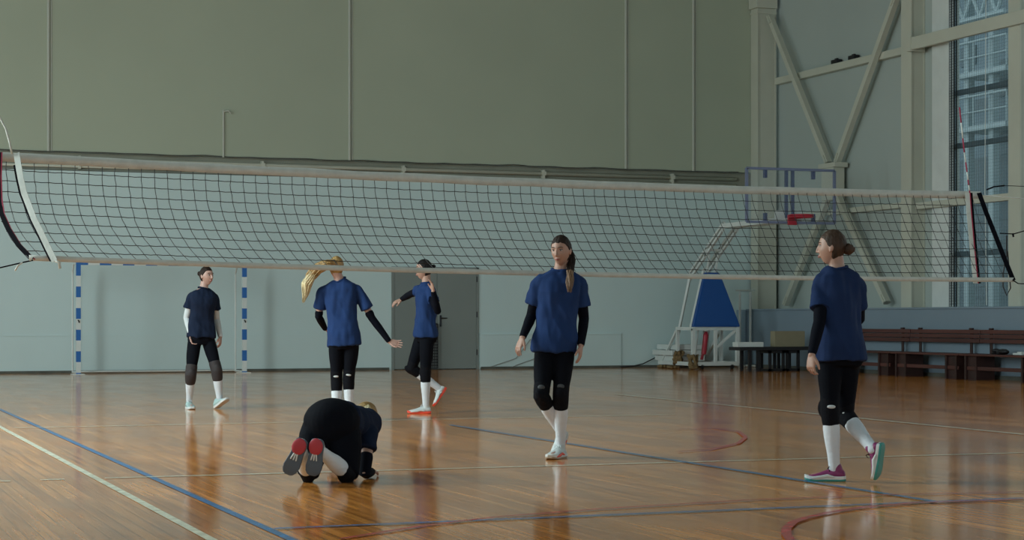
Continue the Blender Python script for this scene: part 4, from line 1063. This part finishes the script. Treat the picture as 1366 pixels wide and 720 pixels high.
# B: player at right seen from behind, walking left
Z0 = 12.4
J = dict(headc=P(1110, 330, 0), neck=P(1117, 357, .0), pelvis=P(1120, 466, 0), sa=P(1097, 378, -.02), sb=P(1142, 379, .04), ha=P(1107, 472, -.0), hb=P(1130, 472, .03))
J['ea'] = bend(J['sa'], 0, 1093, 430, .285, -1); J['wa'] = bend(J['ea'], 0, 1083, 472, .245, -1)
J['eb'] = P(1146, 425, .12); J['wb'] = bend(J['eb'], 0, 1122, 448, .245, 1)
J['ka'] = P(1107, 545, -.02); J['aa'] = P(1113, 622, .0)
J['kb'] = bend(J['hb'], 0, 1127, 553, .42, 1); J['ab'] = bend(J['kb'], 0, 1163, 597, .36, -1)
J['fa'] = flat_foot(J['aa'], V(-1, .12, 0), .27, 0, .075)
d_ = V(-.10, .25, -1).normalized(); u_ = V(-1, .25, 0); un = (u_ - d_ * u_.dot(d_)).normalized()
u_ = V(-.85, .52, 0); un = (u_ - d_ * u_.dot(d_)).normalized(); h_ = J['ab'] - d_ * .045 - un * .075; J['fb'] = (h_, h_ + d_ * .25, u_)
lens('B', J)
ff = V(-.93, .38, 0)
person('player at right walking away in a blue T-shirt, low brown bun, magenta and teal shoes', Vector((J['aa'].x, J['aa'].y, 0)), J,
       dict(face=V(-.93, .30, 0), chest=V(-.5, .87, 0), hand_a=(V(-.12, -.05, -1), V(.8, .6, 0), 1, .55), hand_b=(V(-.6, .5, .1), V(0, .5, -.9), 1, .5), shirt='shirt_b',
            hair='hair_brown', bun=(0.0, -.105, -.012, .042), sleeve='sleeve', shoe=('shoe_magenta', 'teal', 'sole_white', 'legging', 'sole_white'), shirt_w=.94, hem=-.14,
            mark=(V(.0, -1, .1), .01, .0, 'patch'), kneefwd=V(-.8, .6, 0)))

# C: player at left, turned to the right
Z0 = 22.3
J = dict(headc=P(275.5, 368, 0), neck=P(271.5, 384.5, .0), pelvis=P(269, 447, 0), sa=P(256, 394, -.05), sb=P(285, 396, .08), ha=P(260, 450, -.02), hb=P(277, 450, .04))
J['ea'] = bend(J['sa'], 0, 249, 424, .28, 1); J['wa'] = bend(J['ea'], 0, 255, 448, .23, -1)
J['eb'] = bend(J['sb'], 0, 289, 426, .28, 1); J['wb'] = bend(J['eb'], 0, 294, 449, .23, -1)
J['ka'] = P(254.5, 499, -.10); J['aa'] = P(252.5, 534, .05)
J['kb'] = P(289, 494, -.05); J['ab'] = P(293.5, 535, .02)
J['fa'] = flat_foot(J['aa'], V(.35, -.94, 0), .26, 0, .06)
h_ = Vector((J['ab'].x, J['ab'].y, 0.0)) - V(1, -.3, 0) * .05; d_ = V(.62, -.55, .42).normalized(); J['fb'] = (h_, h_ + d_ * .25, V(-.4, .3, 1))
lens('C', J)
person('player before the goal in a dark T-shirt with white arm sleeves and mint shoes', Vector((J['aa'].x, J['aa'].y, 0)), J,
       dict(face=V(.80, -.6, 0), chest=V(.45, -.9, 0), hand_a=(V(.35, -.4, -1), V(.6, -.4, .1), 1, .5), hand_b=(V(.0, -.3, -1), V(-.8, .2, 0), -1, .4), k=.97, shirt='shirt_dark',
            hair='hair_dark', bun=(0.0, -.115, .03, .034), sleeve='sleeve_white', skin='skin_pale', padmat='pad_brown', pad=1.12, shoe=('shoe_mint', 'sole_white', None, 'shoe_white'), shirt_w=.93, hem=-.05, sleeve_len=.55, sleeve_start=.38))

# D: blonde player seen from behind
Z0 = 19.7
J = dict(headc=P(449, 356.5, 0), neck=P(453, 373, .0), pelvis=P(459, 450, 0), sa=P(430, 388, -.0), sb=P(477, 387, .02), ha=P(448, 454, .0), hb=P(470, 454, .0))
J['ea'] = bend(J['sa'], 0, 425, 422, .28, 1); J['wa'] = J['ea'] + V(.05, .19, -.13)
J['eb'] = bend(J['sb'], 0, 496, 424, .29, 1); J['wb'] = bend(J['eb'], 0, 519, 455, .25, 1)
J['ka'] = P(449, 508, .03); J['aa'] = P(449, 553, .0); J['kb'] = P(465, 506, .03); J['ab'] = P(466, 552, .02)
J['fa'] = flat_foot(J['aa'], V(-.1, 1, 0)); J['fb'] = flat_foot(J['ab'], V(.1, 1, 0))
lens('D', J)
person('standing blonde player seen from behind, blue T-shirt, ponytail swinging left, one arm held out', Vector((J['aa'].x, J['aa'].y, 0)), J,
       dict(face=V(.08, 1, .05), chest=V(.05, 1, 0), hand_a=(V(.3, .6, -.3), V(.5, 0, .5), -1, .4), hand_b=(V(.95, .1, -.25), V(0, -.8, .35), 1, .25), k=1.0,
            hair='hair_blond', sleeve='sleeve', sleeve_start=.88, skin='skin_pale', shoe=('shoe_white', 'sole_white', None, 'shoe_white'), shirt_w=.95, hem=-.14, mark=(V(0, -1, 0), .05, -.002, 'patch'), thigh=.93, butt=.82,
            tails=[([P(446, 351, -.09), P(436, 352, -.13), P(424, 358, -.12), P(414, 369, -.11), P(411, 382, -.10)], [.036, .05, .055, .06, .04], 'hair_blond', 'ponytail'),
                   ([P(418, 365, -.12), P(409, 378, -.11), P(408, 390, -.1), P(404, 404, -.09)], [.045, .055, .04, .015], 'hair_pale', 'ponytail_end')]))

# E: player in profile facing left, hand raised
Z0 = 21.3
J = dict(headc=P(565.5, 359.5, 0), neck=P(569, 377, .0), pelvis=P(568, 443, 0), sa=P(562, 387, .17), sb=P(574, 388, -.16), ha=P(564, 447, .09), hb=P(570, 447, -.08))
J['ea'] = bend(J['sa'], 0, 548, 392, .27, 1); J['wa'] = bend(J['ea'], 0, 536, 399, .23, 1)
J['eb'] = bend(J['sb'], 0, 584, 415, .27, -1); J['wb'] = bend(J['eb'], 0, 578, 389, .24, -1)
J['kb'] = P(567.5, 497, -.07); J['ab'] = P(568, 539, -.05)
J['ka'] = P(549, 491, .12); J['aa'] = bend(J['ka'], 0, 586, 518, .40, 1)
J['fb'] = flat_foot(J['ab'], V(-1, -.12, 0), .27, 0, .06)
d_ = V(-.50, -.25, -.75).normalized(); u_ = V(-.8, 0, .5); un = (u_ - d_ * u_.dot(d_)).normalized()
h_ = J['aa'] - d_ * .05 - un * .075; J['fa'] = (h_, h_ + d_ * .26, u_)
lens('E', J)
person('black haired player in profile before the door, near hand raised to the shoulder', Vector((J['ab'].x, J['ab'].y, 0)), J,
       dict(face=V(-1, -.15, -.02), chest=V(-1, -.22, 0), hand_a=(V(-.75, -.2, -.35), V(0, .3, -.9), 1, .4), hand_b=(V(-.15, -.15, 1), V(-.75, -.3, 0), -1, .3), shirt='shirt',
            hair='hair_black', bun=(0.0, -.112, .035, .026), sleeve='sleeve', sleeve_start=.3, skin='skin', shoe=('shoe_white', 'sole_orange', 'sole_white', 'shoe_white'), shirt_w=.92, hem=-.10, sleeve_len=.45))

# F: player kneeling, seen from behind
Z0 = 12.35
J = dict(headc=P(487, 556, .72), neck=P(483, 563, .54), pelvis=P(443, 560, .02), sa=P(452, 577, .52), sb=P(493, 574, .30), ha=P(424, 569, .02), hb=P(459, 569, .04))
J['eb'] = onfloor(486, 631, .045); J['wb'] = J['eb'] + V(.03, .235, -.01); J['ea'] = P(452, 608, .60); J['wa'] = P(446, 615, .82)
J['ka'] = P(411, 632, -.02); J['kb'] = P(464, 632, -.05)
J['aa'] = P(403, 603, -.30); J['ab'] = P(427, 601, -.30)
d_ = V(-.40, .10, -.90).normalized(); u_ = V(.15, .95, .25); un = (u_ - d_ * u_.dot(d_)).normalized(); h_ = at(403, 586, Z0 - .36); J['fa'] = (h_, h_ + d_ * .25, u_)
d_ = V(-.16, .10, -.95).normalized(); un = (u_ - d_ * u_.dot(d_)).normalized(); h_ = at(423, 586, Z0 - .36); J['fb'] = (h_, h_ + d_ * .24, u_)
lens('F', J)
r = person('blonde player kneeling on the floor seen from behind, grey and red shoe soles showing', Vector((J['ka'].x, J['ka'].y, 0)), J,
       dict(face=V(.2, .4, -.9), headup=V(.3, .8, .4), chest=V(.05, .2, -1), hand_a=(V(0, 1, 0), V(0, 0, -1), 1, .1), hand_b=(V(-.2, 1, 0), V(0, 0, -1), -1, .1), shirt='shirt_dark', kneefwd=V(0, .3, -1),
            hair='hair_blond', sleeve='sleeve', skin='skin', shoe=('shoe_white', 'sole_grey', None, 'shoe_white'), shirt_w=.93, hem=.17, thigh=1.33, hipw=1.15, pad=.92, butt=1.15, dome=1, sleeve_len=.42, sleeve_start=.62,
            tails=[([P(488, 545, .62), P(494, 552, .66), P(498, 562, .66)], [.035, .03, .01], 'hair_pale', 'ponytail')]))
# red heel pods on the kneeling player's soles
for ch in [c for c in r.children if c.name.startswith('shoe')]:
    pass
k_ = 0
for ch in [c for c in r.children if c.name.startswith('shoe')]:
    hl, to, uu = J['fa'] if k_ == 0 else J['fb']; k_ += 1
    fw = (to - hl).normalized(); u = (uu - fw * uu.dot(fw)).normalized(); s_ = fw.cross(u); L = (to - hl).length
    bm = bmesh.new(); ell(bm, hl + fw * L * .20 - u * .004, s_, fw, u, .046, .055, .012); link_bm('heel_pod', bm, M['sole_red'], ch, True)
    bm = bmesh.new()
    for q in (-.018, .0, .018): limb(bm, [hl + fw * L * .40 + s_ * q * .6 - u * .004, hl + fw * L * .56 + s_ * q - u * .004], [.0055, .005], 8)
    link_bm('arch_stripes', bm, M['sole_white'], ch, True)
